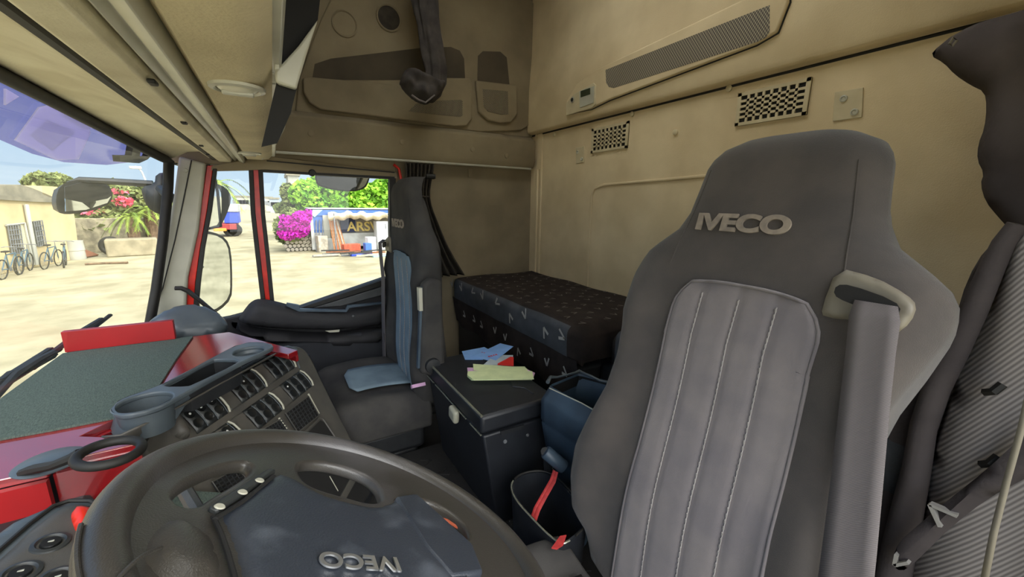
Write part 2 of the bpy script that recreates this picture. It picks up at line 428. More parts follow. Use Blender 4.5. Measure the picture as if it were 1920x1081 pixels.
M['blue'] = mat('trailer_blue', rgb(62, 104, 168), .5, rgb(52, 88, 150), 3)
M['teal'] = mat('teal_panel', rgb(150, 200, 210), .5)
M['twhite'] = mat('trailer_white', rgb(178, 180, 178), .6, rgb(150, 150, 146), 2)
M['tshade'] = mat('trailer_boards', rgb(128, 122, 112), .8, rgb(104, 98, 90), 3)
M['navy'] = mat('navy_paint', rgb(40, 48, 78), .7)
M['gold'] = mat('gold_letter', rgb(214, 190, 110), .6)
M['tarp'] = mat('tarp', rgb(214, 202, 172), .8, rgb(186, 172, 142), 4)
M['fridgew'] = mat('white_enamel', rgb(226, 228, 228), .4, rgb(208, 210, 212), 3)
M['brick'] = mat('brick_red', rgb(190, 88, 60), .8, rgb(160, 68, 48), 8)
M['cobalt'] = mat('cobalt_blue', rgb(52, 78, 186), .5)
M['steel'] = mat('steel_grey', rgb(120, 122, 124), .5, rgb(96, 98, 100), 10, metal=.3)
M['blkm'] = mat('black_mirror_shell', rgb(52, 52, 50), .45, rgb(42, 42, 40), 10)
M['mtruck'] = mat('red_truck_bed', rgb(150, 50, 50), .6)

# ------------------------------------------------------------------ cab shell
W = 2.15; RY = -1.40; FZ = 1.35; G = -.25
def Yws(X, z): return .33 + .14*(1-abs((X-1.0)/1.07)**3.2) + (2.62-z)*.205
def at_ws(px, py, off=0):
    d = ray(px, py); lo, hi = .02, 6
    f = lambda t: (CAM+d*t).y - Yws(min(2.2, max(-.2, (CAM+d*t).x)), (CAM+d*t).z) - off
    for _ in range(60):
        m = (lo+hi)/2
        if f(m) < 0: lo = m
        else: hi = m
    return CAM+d*lo
b = MB().bb(-.14, 2.17, RY-.02, .62, FZ-.06, FZ)
struct(b.obj('floor', M['floor']), 'dark rubber cab floor with raised chevron tread')
b = MB()
for q_ in ((-.16, .55, RY-.1, .45), (1.45, 2.30, RY-.1, .45), (.55, 1.45, RY-.1, -1.05), (.55, 1.45, -.25, .45)): b.bb(q_[0], q_[1], q_[2], q_[3], 3.78, 3.84)
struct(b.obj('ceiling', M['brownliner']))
def milky():
    m = bpy.data.materials.new('milky_hatch'); m.use_nodes = True; t = m.node_tree; t.nodes.clear()
    o_ = t.nodes.new('ShaderNodeOutputMaterial'); a = t.nodes.new('ShaderNodeBsdfTranslucent'); a.inputs[0].default_value = (.95, .94, .9, 1)
    t.links.new(a.outputs[0], o_.inputs[0]); return m
struct(MB().bb(.54, 1.46, -1.06, -.24, 3.845, 3.85).obj('window_4', milky()), 'unseen milky roof hatch pane added for light')  # hatch out of view, added to bring daylight onto the rear wall
b = MB().bb(.612, 1.38, -.885, .09, FZ, 1.512)
for i in range(8):                      # raised chevron tread on the mat
    for j in range(7):
        x = .66+i*.09; y = -.60+j*.09; s = 1 if (i+j) % 2 else -1
        for q in (-1, 1):
            a = V((x, y, 1.513)); c = a+V((.032*q*.6, .032*s, 0)); n_ = V((c-a).y and (-(c-a).y, (c-a).x, 0)).normalized()*.004
            b.hexa([a-n_, c-n_, c+n_, a+n_], [a-n_+V((0, 0, .004)), c-n_+V((0, 0, .004)), c+n_+V((0, 0, .004)), a+n_+V((0, 0, .004))], 0)
struct(b.obj('floor', M['floor']), 'raised dark rubber covered engine tunnel between the seats')
# rear wall with embossed panels
b = MB().bb(-.16, 2.19, RY-.05, RY, FZ, 3.78)
wr = struct(b.obj('wall_rear', M['wallfab']), 'beige felt lined rear cab wall')
ym = RY
b = MB()
def rail_poly(pts, r, closed=False): return [V(p) for p in pts], r, closed
pA = [(1.58, ym+.001, 2.02), (1.58, ym+.001, 2.50), (1.56, ym+.001, 2.535), (1.50, ym+.001, 2.55), (.70, ym+.001, 2.57), (.55, ym+.001, 2.5), (.5, ym+.001, 2.02)]
b.tube(pA, .007, 8, flat=1)
b.obj('pressed_rib', M['wallfab'], wr, ang=80)
b = MB()
for x in (2.075, 2.035): b.tube([(x, ym+.002, 2.0), (x, ym+.002, 2.66)], .008, 8)
b.bb(2.03, 2.08, ym, ym+.006, 2.66, 2.86); b.obj('corner_channel', M['wallfab'], wr, ang=80)
# upper rear section: protrudes above the seam
up = MB()
prof = [(RY, 2.862), (RY+.028, 2.868), (RY+.036, 2.885), (RY+.036, 3.10), (RY+.02, 3.30), (RY+.015, 3.78), (RY, 3.78)]
up.prism([(-.16, y, z) for y, z in prof], (2.31, 0, 0))
upper = struct(up.obj('trim_1', M['wallfab'], bevel=.006), 'beige upper rear wall section above the seam')
# upper control panel on it
YU = RY+.036
def RP(px, py, Y=YU): return at(px, py, Y=Y)
MB().tube([(2.14, RY+.001, 2.858), (-.14, RY+.001, 2.858)], .0045, 6).obj('seam_line', M['rubber'], upper)  # thin dark tube stands in for the shadow along the seam
hp = sroot('trim_2', RP(1270, 100), 'long beige panel with mesh strip and heater controls on upper rear wall')
outl = [RP(1066, 215), RP(1066, 190), RP(1085, 158), RP(1120, 132), RP(1420, -10), RP(1482, -30), RP(1482, 5), RP(1460, 62), RP(1420, 85), RP(1145, 188), RP(1110, 205)]
b = MB(); b.prism(outl, (0, .014, 0)); pb_ = b.obj('panel_body', M['wallfab'], hp, bevel=.006, seg=3)
MB().tube([p+V((0, .001, 0)) for p in outl], .0035, 6, closed=True).obj('edge_groove', M['rubber'], pb_)
pl = [RP(1140, 132), RP(1448, 12), RP(1448, 62), RP(1440, 72), RP(1425, 80), RP(1155, 166), RP(1146, 164), RP(1141, 156)]
b = MB(); b.prism([p+V((0, .012, 0)) for p in pl], (0, .003, 0)); b.obj('mesh_grille', M['meshr'], hp)
ho = [RP(1066, 218), RP(1066, 195), RP(1080, 178), RP(1118, 156), RP(1122, 160), RP(1122, 196), RP(1115, 203)]
b = MB(); b.prism([p+V((0, .012, 0)) for p in ho], (0, .006, 0)); hb = b.obj('heater_controller', M['ventpl'], hp, bevel=.003)
b = MB(); b.prism([p+V((0, .018, 0)) for p in [RP(1092, 172), RP(1120, 162), RP(1119, 194), RP(1093, 203)]], (0, .003, 0)); b.obj('control_plate', M['silver'], hb, bevel=.001)
b = MB(); b.prism([p+V((0, .021, 0)) for p in [RP(1095, 172), RP(1113, 166), RP(1113, 178), RP(1095, 184)]], (0, .001, 0)); b.obj('display', M['lcd'], hb)
b = MB(); c = RP(1079, 188)+V((0, .018, 0)); b.lathe([(.014, 0), (.014, .003), (.009, .004), (.009, .001)], c, (0, 1, 0), 20); b.obj('knob_ring', M['silver'], hb)
b = MB().lathe([(.009, 0), (.008, .006)], c, (0, 1, 0), 18); b.obj('knob', M['dark'], hb)
def grid_vent(px4, nx, nz, label, name='air_vent'):
    P = [at(*p, Y=RY+.001) for p in px4]     # tl tr br bl
    x0 = (P[0].x+P[3].x)/2; x1 = (P[1].x+P[2].x)/2; z1 = (P[0].z+P[1].z)/2; z0 = (P[2].z+P[3].z)/2
    r = thing(name, ((x0+x1)/2, RY, z0), label, 'air vent', 'slotted vents in the rear wall')
    MB().bb(x0, x1, RY, RY+.003, z0, z1).obj('backing', M['dark'], r)
    b = MB(); m = .16*abs(z1-z0); y0, y1 = RY+.003, RY+.008
    b.bb(x0, x1, y0, y1, z1-m*.6, z1); b.bb(x0, x1, y0, y1, z0, z0+m*.6); w_ = .07*abs(x1-x0)
    s = 1 if x1 > x0 else -1
    b.bb(x0, x0+s*w_*.8, y0, y1, z0, z1); b.bb(x1-s*w_*.8, x1, y0, y1, z0, z1)
    X0 = x0+s*w_*.8; X1 = x1-s*w_*.8; Z0 = z0+m*.6; Z1 = z1-m*.6
    for i in range(1, nx):
        x = X0+(X1-X0)*i/nx; t = abs(X1-X0)/nx*.16; b.bb(x-t, x+t, y0, y1, Z0, Z1)
    for i in range(1, nz):
        z = Z0+(Z1-Z0)*i/nz; t = (Z1-Z0)/nz*.22; b.bb(X0, X1, y0, y1, z-t, z+t)
    b.obj('slotted_plate', M['ventpl'], r)
grid_vent([(1109, 240), (1179, 230), (1179, 277), (1112, 287)], 8, 5, 'small slotted air vent on rear wall nearer the bunk corner')
grid_vent([(1384, 177), (1520, 145), (1517, 215), (1382, 237)], 8, 5, 'larger slotted air vent on rear wall above the driver seat headrest')
def bracket_plate(px4, screws, label):
    P = [at(*p, Y=RY) for p in px4]; c = sum(P, V())/4
    r = thing('mounting_plate', (c.x, RY, min(p.z for p in P)), label, 'mounting plate', 'screwed mounting plates on rear wall')
    MB().prism(P, (0, .004, 0)).obj('plate', M['ventpl'], r, bevel=.0015)
    for s in screws:
        q = at(*s, Y=RY+.004); MB().lathe([(.009, 0), (.009, .003), (.006, .004), (.004, .002)], q, (0, 1, 0), 16).obj('screw', M['silver'], r)
bracket_plate([(1566, 173), (1620, 164), (1617, 220), (1562, 228)], [(1582, 185), (1602, 210)], 'square plate with two screws right of the larger rear wall vent')
bracket_plate([(1080, 277), (1096, 274), (1096, 304), (1081, 307)], [(1083, 285), (1091, 298)], 'small upright plate with two screws below the smaller rear wall vent')
for k, (p, l) in enumerate([((1186, 214), 'round beige screw cap below the heater controller panel'), ((1368, 166), 'round beige screw cap left of the larger vent'), ((1267, 248), 'small beige peg on rear wall between the two vents'),
                            ((1007, 255), 'round beige screw cap at rear corner beside the seam'), ((1040, 252), 'beige screw cap on rear wall just right of the corner one')]):
    q = at(*p, Y=RY); o = MB().lathe([(.011, 0), (.011, .006), (.007, .009)], q, (0, 1, 0), 16).obj('screw_cap', M['ventpl']); tag(o, l, 'screw cap', 'screw caps on rear wall')

# passenger side wall
wp = MB()
wp.bb(W, W+.05, RY, -.562, FZ, 2.70); wp.bb(W+.002, W+.05, -.562, .36, 2.603, 2.70)
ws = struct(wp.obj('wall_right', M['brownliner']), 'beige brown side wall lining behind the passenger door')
# header rail over the door (boxy section with caps)
hr = MB()
hr.prism([(W+.05, .32, 2.665), (W-.055, .32, 2.665), (W-.075, .32, 2.70), (W-.075, .32, 2.82), (W-.03, .32, 2.845), (W+.05, .32, 2.85)], (0, -1.70, 0))
hr_o = struct(hr.obj('trim_3', M['brownliner'], bevel=.008, seg=3), 'boxy beige rail above the passenger door with round caps')
for p, l in [((583, 250), 'first'), ((755, 266), 'second'), ((886, 280), 'third'), ((950, 292), 'fourth')]:
    q = at(*p, X=W-.075); MB().lathe([(.013, 0), (.013, .004), (.007, .007)], q, (-1, 0, 0), 16).obj('cap', M['brownliner'], hr_o)
b = MB().tube([(W-.058, .05, 2.662), (W-.058, -1.36, 2.662)], .006, 8); b.obj('edge_strip', M['silver'], hr_o)
# upper side wall
ub = MB().bb(W, W+.05, RY, .45, 2.84, 3.78)
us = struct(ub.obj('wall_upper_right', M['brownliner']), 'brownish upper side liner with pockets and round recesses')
X2 = W-.0
def SP(px, py, X=X2): return at(px, py, X=X)
pane = [SP(553, 213), SP(560, 150), SP(600, 40), SP(640, -40), SP(960, -40), SP(1000, 10), SP(1008, 60), SP(1005, 225), SP(975, 245), SP(900, 248)]
b = MB(); b.prism(pane, (-.014, 0, 0)); b.obj('raised_panel', M['brownliner'], us, bevel=.008, seg=3)
XP = X2-.014
def recess(pts, name, par, dark='brownliner'):
    return None
# speaker and cup recess
for (p, r_, mm) in (((646, 45), .052, 'brownliner'), ((729, 34), .056, 'cloth')):
    q = SP(*p, X=XP)
    b = MB(); b.lathe([(r_+.004, 0), (r_+.004, .006), (r_, .008), (r_-.005, .004)], q, (-1, 0, 0), 32, capped=False); rr = b.obj('round_recess_rim', M['brownliner'], us)
    b = MB(); b.lathe([(r_-.004, .002), (.001, .0025)], q, (-1, 0, 0), 32); b.obj('recess_cover', M['brownliner' if mm == 'brownliner' else 'curtain'], rr)
def pocket(mouth, body, grille, label):
    c = sum([SP(*p) for p in body], V())/len(body)
    r = thing('storage_pocket', (XP, c.y, min(SP(*p).z for p in body)), label, 'pocket', 'storage pockets on the upper side liner')
    b = MB(); b.prism([SP(*p, X=XP) for p in mouth], (-.0015, 0, 0)); b.obj('recess', mat('pocket_recess', rgb(84, 75, 60), .95, rgb(72, 64, 52), 6), r)
    b = MB(); b.prism([SP(*p, X=XP) for p in body], (-.022, 0, 0)); b.obj('pocket_front', M['brownliner'], r, bevel=.007, seg=3)
    b = MB(); b.prism([SP(*p, X=XP-.022) for p in grille], (-.002, 0, 0)); b.obj('mesh_grille', M['meshv'], r)
    return r
pocket([(585, 150), (590, 120), (620, 110), (790, 90), (845, 88), (862, 95), (870, 110), (872, 150)],
       [(567, 148), (580, 146), (760, 162), (790, 147), (878, 148), (882, 160), (882, 225), (872, 237), (850, 238), (600, 207), (580, 195), (568, 175)],
       [(765, 209), (785, 190), (864, 187), (867, 190), (867, 217), (862, 219)], 'long beige storage pocket with mesh corner under the hanging cloth')
pocket([(895, 155), (896, 105), (905, 96), (938, 97), (950, 108), (955, 158)],
       [(889, 152), (966, 161), (967, 215), (955, 230), (935, 232), (912, 226), (895, 210)],
       [(905, 167), (952, 171), (953, 214), (940, 215), (915, 209), (907, 200)], 'small beige storage pocket with mesh front nearest the rear corner')
# small hook on side wall
o = MB().bb(W-.008, W, at(881, 328, X=W).y-.012, at(881, 328, X=W).y+.012, 2.60, 2.645).obj('wall_hook', M['brownliner'], bevel=.002); tag(o, 'small beige hook plate on side wall above the bunk', 'hook')

# ---- windscreen, header
tp = [at_ws(px, py) for px, py in [(320, 292), (290, 277), (265, 264), (180, 208), (90, 142), (0, 82)]]
def zt(X): # top of glass height
    return 2.60+.10*(1-min(1, abs((X-1.0)/1.07))**2.5)
xs_ = [2.07, 2.04, 2.0, 1.93, 1.84, 1.7, 1.5, 1.25, 1.0, .75, .5, .2, -.05]
TOPC = [V((x, Yws(x, zt(x)), zt(x))) for x in xs_]
def WS(x, z): return V((x, Yws(x, z), z))
ZB = 1.93
b = MB(); rows = []
for k in range(9):
    rows.append([WS(x-.028*(k/8.0) if x > 2.0 else x, zt(x)+(ZB-zt(x))*k/8) for x in xs_])
b.grid(rows); g_ = struct(b.obj('window_1', M['wglass'], recalc=False), 'curved clear windscreen')
b = MB(); sealp = [p+V((0, -.004, 0)) for p in TOPC][::-1]+[WS(2.085, 2.5), WS(2.085, 2.3), WS(2.075, 2.1), WS(2.055, 1.93)]
b.tube(sealp, .017, 8, flat=1); b.obj('rubber_seal', M['rubber'], g_, ang=80)
b = MB(); b.tube([WS(x, ZB)+V((0, -.01, 0)) for x in xs_], .02, 8); b.obj('lower_seal', M['rubber'], g_, ang=80)
# header liner between windscreen top and the overhead console
b = MB()
S1 = [p+V((0, -.012, .012)) for p in TOPC]; S2 = [V((x, .205, 2.648)) for x in xs_]; S2b = [V((x, .20, 2.62)) for x in xs_]
mid = [(a*.55+c_*.45)+V((0, 0, .012)) for a, c_ in zip(S1, S2)]
b.grid([S1, mid, S2, S2b]); hd = struct(b.obj('trim_4', M['beige'], solid=.006, recalc=False), 'beige header lining above the windscreen')
b = MB(); b.tube([(2.12, .191, 2.624), (-.1, .191, 2.624)], .0095, 6); b.obj('dark_groove', M['rubber'], hd)
b = MB(); b.prism([(-.1, .185, 2.66), (-.1, .185, 2.622), (-.1, .175, 2.612), (-.1, .137, 2.612), (-.1, .130, 2.62), (-.1, .130, 2.66)], (2.25, 0, 0)); 
struct(b.obj('trim_5', M['beige'], bevel=.003), 'pale beige band beside the windscreen header')
b = MB(); b.tube([(2.14, .132, 2.612), (-.1, .132, 2.612)], .0035, 6)
rl = MB(); rl.prism([(-.1, .128, 2.66), (-.1, .128, 2.628), (-.1, .120, 2.618), (-.1, .112, 2.628), (-.1, .104, 2.617), (-.1, .088, 2.610), (-.1, .083, 2.62), (-.1, .083, 2.66)], (2.25, 0, 0))
rl_o = struct(rl.obj('trim_6', M['silver'], bevel=.0015), 'silver curtain rail along the header')
for px, py in [(286, 153), (345, 229), (377, 272), (390, 289)]:
    q = at(px, py, Z=2.612); MB().box(q+V((0, 0, -.001)), (.022, .010, .006)).obj('rail_clip', M['rubber'], rl_o, bevel=.002)

# overhead console
oc = thing('overhead_console', (1.0, .04, 2.62), 'beige felt covered overhead storage console with round lamps', 'overhead console')
b = MB(); n_ = 9
prof = [(.082, 2.70), (.080, 2.63), (.070, 2.617), (.02, 2.617), (-.005, 2.622), (-.018, 2.636), (-.020, 2.66), (-.012, 2.70)]
rows = []
for i in range(41):
    x = -.12+2.22*i/40; e_ = min(1, (2.10-x)/.12); q = .035*(1-math.sqrt(max(0, 1-(1-e_)**2)))
    rows.append([V((x, y-.0*q, z+q*(1 if z < 2.69 else 0))) for y, z in prof])
b.grid(rows, closed=True, cap=True); b.obj('underside', M['consolefab'], oc)
# lip and compartments opening to the rear
b = MB(); b.bb(-.12, .74, -.030, -.012, 2.637, 2.665); b.bb(.80, 2.04, -.030, -.012, 2.637, 2.655); b.obj('lip', M['silver'], oc, bevel=.004)
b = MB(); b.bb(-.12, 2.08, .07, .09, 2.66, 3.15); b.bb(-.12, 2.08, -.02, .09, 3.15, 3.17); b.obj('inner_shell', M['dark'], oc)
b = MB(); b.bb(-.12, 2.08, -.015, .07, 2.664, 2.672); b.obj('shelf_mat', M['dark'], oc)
def fin(X, pts, th=.014):
    b = MB(); b.prism([at(*p, X=X) for p in pts], (th, 0, 0)); return b.obj('divider', M['silver'], oc, bevel=.003)
fin(.70, [(516, 128), (530, 118), (560, 85), (596, 36), (575, 100), (556, 166), (524, 156), (516, 150)])
fin(1.92, [(490, 272), (508, 262), (528, 238), (541, 208), (534, 240), (520, 268), (505, 285), (491, 300)])
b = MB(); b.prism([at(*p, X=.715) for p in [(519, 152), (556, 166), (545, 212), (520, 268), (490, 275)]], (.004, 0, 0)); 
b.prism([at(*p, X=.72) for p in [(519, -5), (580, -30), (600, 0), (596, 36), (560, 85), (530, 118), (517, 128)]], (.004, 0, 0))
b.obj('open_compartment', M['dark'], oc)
b = MB(); b.prism([at(*p, X=.69) for p in [(514, -10), (528, -10), (524, 130), (514, 130)]], (.01, 0, 0)); b.obj('edge_trim', M['silver'], oc, bevel=.002)
for px, py, r_ in ((445, 163, .027), (467, 286, .027)):
    q = at(px, py, Z=2.617); lm = MB().lathe([(r_+.010, .0), (r_+.009, .004), (r_+.003, .006), (r_, .003)], q, (0, 0, -1), 36, capped=False).obj('lamp_ring', M['silver'], oc)
    MB().lathe([(r_, .002), (r_*.8, .006), (r_*.4, .009), (.001, .010)], q, (0, 0, -1), 32).obj('lamp_lens', M['lamp'], lm)
    MB().box(q+V((.0, 0, -.009)), (.012, r_*1.5, .006)).obj('lamp_switch', M['silver'], lm, bevel=.002)

struct(MB().prism([at(*p, X=W+.03) for p in [(296, 250), (430, 250), (430, 316), (396, 318), (352, 312), (318, 296)]], (.03, 0, 0)).obj('trim_9', M['beige']))
# A pillar (passenger side)
b = MB()
def AP(px, py, X=W-.03): return at(px, py, X=X)
b.prism([AP(335, 292), AP(386, 306), AP(372, 430), AP(352, 520), AP(345, 640), AP(262, 640), AP(285, 560), AP(305, 470), AP(325, 370)], (.05, 0, 0))
ap = struct(b.obj('trim_7', M['pillar'], bevel=.01, seg=3), 'pale grey plastic windscreen pillar trim')
b = MB(); b.tube([AP(359, 300, W-.033), AP(345, 370, W-.033), AP(328, 450, W-.033), AP(305, 540, W-.033), AP(270, 620, W-.033)], .0022, 6); b.obj('seam_line', M['rubber'], ap)
b = MB().lathe([(.008, 0), (.007, .003)], AP(348, 319, W-.03), (-1, 0, 0), 14); b.obj('screw_cap', M['pillar'], ap)
# door frame verticals: red painted body between black seals
XF = W+.0
def strip(px, wpx, X, m, name, par, th=.02):
    b = MB(); L = [at(x, y, X=X) for x, y in px]; Rr = [at(x+w_, y, X=X) for (x, y), w_ in zip(px, wpx)]
    b.grid([L, Rr]); b2 = MB(); n = len(L)
    b2.hexa(L+Rr[::-1], [p+V((th, 0, 0)) for p in L+Rr[::-1]]); return b2.obj(name, m, par, bevel=.002)
df = sroot('door_1', (W, -.1, FZ), 'passenger door with black trim, armrest and red painted frame')
strip([(380, 308), (365, 400), (350, 470), (338, 540), (328, 615)], [14, 14, 16, 18, 20], W-.006, M['rubber'], 'seal', df)
strip([(388, 310), (376, 395), (362, 465), (352, 530), (347, 600)], [12, 12, 13, 14, 15], W-.010, M['redpaint'], 'painted_frame', df)
strip([(399, 316), (388, 395), (375, 465), (366, 530), (360, 600)], [8, 9, 9, 10, 10], W-.012, M['rubber'], 'inner_seal', df)
# mid post
strip([(466, 318), (470, 400), (479, 480), (489, 565)], [9, 9, 9, 9], W-.008, M['rubber'], 'post_seal', df)
strip([(471, 318), (476, 400), (485, 480), (494, 565)], [16, 15, 15, 15], W-.004, M['redpaint'], 'painted_post', df)
strip([(484, 318), (489, 400), (498, 480), (507, 572)], [9, 8, 8, 8], W-.008, M['rubber'], 'post_inner_seal', df)
# door top band
b = MB(); b.prism([at(*p, X=W-.01) for p in [(395, 311), (500, 292), (745, 322), (745, 335), (500, 318), (395, 320)]], (.04, 0, 0)); b.obj('top_frame', M['brownliner'], df, bevel=.002)
b = MB(); b.prism([at(*p, X=W-.013) for p in [(488, 318), (740, 331), (740, 336), (488, 322)]], (.03, 0, 0)); b.obj('top_rubber', M['rubber'], df)
b = MB(); b.prism([at(*p, X=W-.016) for p in [(500, 300), (740, 322), (740, 324), (500, 302)]], (.01, 0, 0)); b.obj('top_groove', M['rubber'], df)
# rear B pillar edge
b = MB(); b.prism([at(*p, X=W-.01) for p in [(731, 326), (742, 326), (742, 545), (731, 545)]], (.04, 0, 0)); b.obj('rear_frame', M['rubber'], df)
b = MB(); b.tube([at(738, 308, X=W-.03), at(748, 316, X=W-.03), at(752, 335, X=W-.03), at(752, 370, X=W-.03)], .007, 8); b.obj('red_edge', M['redpaint'], df)
# window panes
b = MB(); b.prism([at(*p, X=W+.012) for p in [(484, 317), (740, 332), (740, 540), (560, 600), (500, 600)]], (.004, 0, 0)); struct(b.obj('window_2', M['glass']), 'clear passenger door window')
b = MB(); b.prism([at(*p, X=W+.012) for p in [(395, 315), (474, 317), (500, 600), (348, 600)]], (.004, 0, 0)); struct(b.obj('window_3', M['glass']), 'clear quarter window ahead of the door post')
# door body below the glass
b = MB(); zA = 1.945
P = [at(*p, X=W-.01) for p in [(345, 612), (430, 596), (512, 574), (560, 577), (722, 521), (745, 521)]]
P2 = [V((W-.01, P[-1].y, FZ)), V((W-.01, P[0].y, FZ))]
b.prism(P+P2, (.06, 0, 0)); b.obj('door_skin', M['door'], df, bevel=.006)
b = MB(); b.prism([at(*p, X=W-.022) for p in [(560, 578), (722, 523), (722, 534), (575, 580)]], (.02, 0, 0)); b.obj('sill_seal', M['rubber'], df, bevel=.002)
b = MB(); b.prism([at(*p, X=W-.03) for p in [(588, 577), (722, 536), (722, 552), (640, 574)]], (.03, 0, 0)); b.obj('sill_panel', M['doorgrey'], df, bevel=.004)
# armrest: a long moulded bulge
arm = [(445, 602), (452, 588), (474, 560), (500, 560), (540, 570), (562, 578), (640, 582), (700, 574), (722, 566), (724, 606), (690, 612), (620, 618), (540, 616), (480, 612)]
b = MB(); pillow(b, [at(*p, X=W-.05) for p in arm], (-1, 0, 0), .06, .9, .02, smooth=2, D=.035); b.obj('armrest', M['door'], df, ang=70)
b = MB(); b.prism([at(*p, X=W-.085) for p in [(538, 568), (561, 572), (562, 579), (648, 581), (652, 573), (722, 566), (722, 569), (655, 577), (650, 585), (560, 584), (536, 573)]], (.02, 0, 0)); b.obj('armrest_edge', M['bluegrey'], df, bevel=.001)
q = at(662, 592, X=W-.112); MB().lathe([(.006, 0), (.005, .004)], q, (-1, 0, 0), 12).obj('bolt', M['steel'], df)
low = [(430, 600), (470, 612), (560, 622), (640, 622), (722, 608), (724, 640), (640, 648), (545, 640), (500, 640), (440, 618)]
b = MB(); pillow(b, [at(*p, X=W-.04) for p in low], (-1, 0, 0), .07, .9, .025, D=.03); b.obj('door_pocket', M['door'], df, ang=70)
b = MB(); b.prism([at(*p, X=W-.115) for p in [(610, 620), (637, 618), (636, 622), (618, 623)]], (.006, 0, 0)); b.obj('door_pull', M['silver'], df)
b = MB(); b.bb(W-.09, W-.02, -.62, .10, FZ, 1.80); b.obj('lower_door_panel', mat('door_lower', rgb(52, 54, 60), .8, rgb(44, 46, 52), 8, .2, 300), df, bevel=.02, seg=3)
# window latch on the top of the pane
o = MB().lathe([(.016, 0), (.016, .014), (.012, .02)], at(585, 324, X=W-.0), (-1, 0, 0), 18).obj('window_knob', M['rubber']); tag(o, 'small round black knob at top edge of the door window', 'knob')

# driver side: rear quarter wall and roof side; door stands open
b = MB(); b.bb(-.20, -.15, RY, -.78, FZ, 3.78); b.bb(-.20, -.15, -.78, .45, 2.80, 3.78); struct(b.obj('wall_left', M['brownliner']), 'beige driver side wall lining')
b = MB(); b.bb(-.15, 2.2, .40, .46, 2.83, 3.80); struct(b.obj('wall_front', M['beige']), 'front wall above the windscreen')
b = MB(); b.prism([WS(-.06, 1.93)+V((-.09, .0, 0)), WS(-.06, 2.62)+V((-.09, 0, .18)), V((-.15, .30, 2.83)), V((-.15, .38, 1.93))], (.05, 0, 0)); struct(b.obj('trim_8', M['pillar']))
# front firewall below the windscreen
b = MB(); b.bb(-.15, 2.2, .56, .62, FZ, 1.93); struct(b.obj('wall_firewall', M['blackpl']))

# ------------------------------------------------------------------ plates with real holes
def plate(mb, outer, holes, o, right, up, th, bev=0.0, mi=0, res=8):
    """flat plate in frame (o,right,up): outer / holes are lists of 2D points"""
    cu = bpy.data.curves.new('tmp', 'CURVE'); cu.dimensions = '2D'; cu.fill_mode = 'BOTH'; cu.extrude = th/2; cu.bevel_depth = bev; cu.bevel_resolution = 3
    for L in [outer]+holes:
        sp = cu.splines.new('POLY'); sp.points.add(len(L)-1); sp.use_cyclic_u = True
        for i, p in enumerate(L): sp.points[i].co = (p[0], p[1], 0, 1)
    t = bpy.data.objects.new('tmp', cu); COL.objects.link(t)
    me = bpy.data.meshes.new_from_object(t); bpy.data.objects.remove(t)
    Mx = rot_frame(right, up)
    mb.add([V(o)+Mx @ v.co for v in me.vertices], [tuple(p.vertices) for p in me.polygons], mi)
    bpy.data.meshes.remove(me); bpy.data.curves.remove(cu)
    return mb
def loc2(P, o, right, up):
    Mx = rot_frame(right, up).transposed(); q = Mx @ (P-V(o)); return (q.x, q.y)
def circ(cx, cy, r, n=32, ry=None): return [(cx+r*math.cos(2*math.pi*k/n), cy+(ry or r)*math.sin(2*math.pi*k/n)) for k in range(n)]
def sm2(P, it=2): return [(p.x, p.y) for p in smooth_poly([V((a, b_, 0)) for a, b_ in P], it)]

# ------------------------------------------------------------------ dashboard
ZD = 2.0
dash = thing('dashboard', (1.0, .4, FZ), 'dark plastic dashboard body under the red board with switch console', 'dashboard')
b = MB(); b.prism([(-.14, .555, 1.36), (-.14, .30, 1.36), (.62, .30, 1.36), (1.02, .34, 1.36), (1.36, .10, 1.36), (1.60, .16, 1.36), (1.66, .24, 1.36), (2.12, .30, 1.36), (2.12, .555, 1.36)], (0, 0, .57))
b.obj('dash_body', M['blackpl'], dash, bevel=.01)
# console face, facing the driver diagonally
A0 = at(330, 774, Z=1.965); B0 = at(528, 659, Z=1.965); cu_ = (B0-A0).normalized(); ch = V((cu_.y, -cu_.x, 0))
if ch.x > 0: ch = -ch
tt = math.radians(38); cn = (ch*math.cos(tt)+V((0, 0, 1))*math.sin(tt)).normalized(); cdn = (ch*math.sin(tt)-V((0, 0, 1))*math.cos(tt)).normalized()
def CF(px, py, off=0): return atp(px, py, A0+cn*off, cn)
CO = A0
def C2(px, py): return loc2(CF(px, py), CO, cu_, -cdn)
def CP(a, c_, off=0): return CO+cu_*a-(-cdn)*(-1)*0+cu_*0+(-cdn)*c_+cn*off
L1 = (B0-A0).length
face = [C2(*p) for p in [(262, 822), (300, 796), (420, 722), (520, 662), (545, 650), (565, 652), (580, 668), (600, 712), (660, 832), (700, 905), (650, 990), (440, 1010), (372, 930), (300, 880)]]
b = MB(); plate(b, sm2(face, 2), [], CP(0, 0, -.02), cu_, -cdn, .03, .006); fc = b.obj('switch_console', M['dashpl'], dash)
def cbox(a0, a1, c0, c1, o0, o1, mb):
    return mb.hexa([CP(a0, c0, o0), CP(a1, c0, o0), CP(a1, c1, o0), CP(a0, c1, o0)], [CP(a0, c0, o1), CP(a1, c0, o1), CP(a1, c1, o1), CP(a0, c1, o1)])
bw = C2(360, 820); RH = -bw[1]
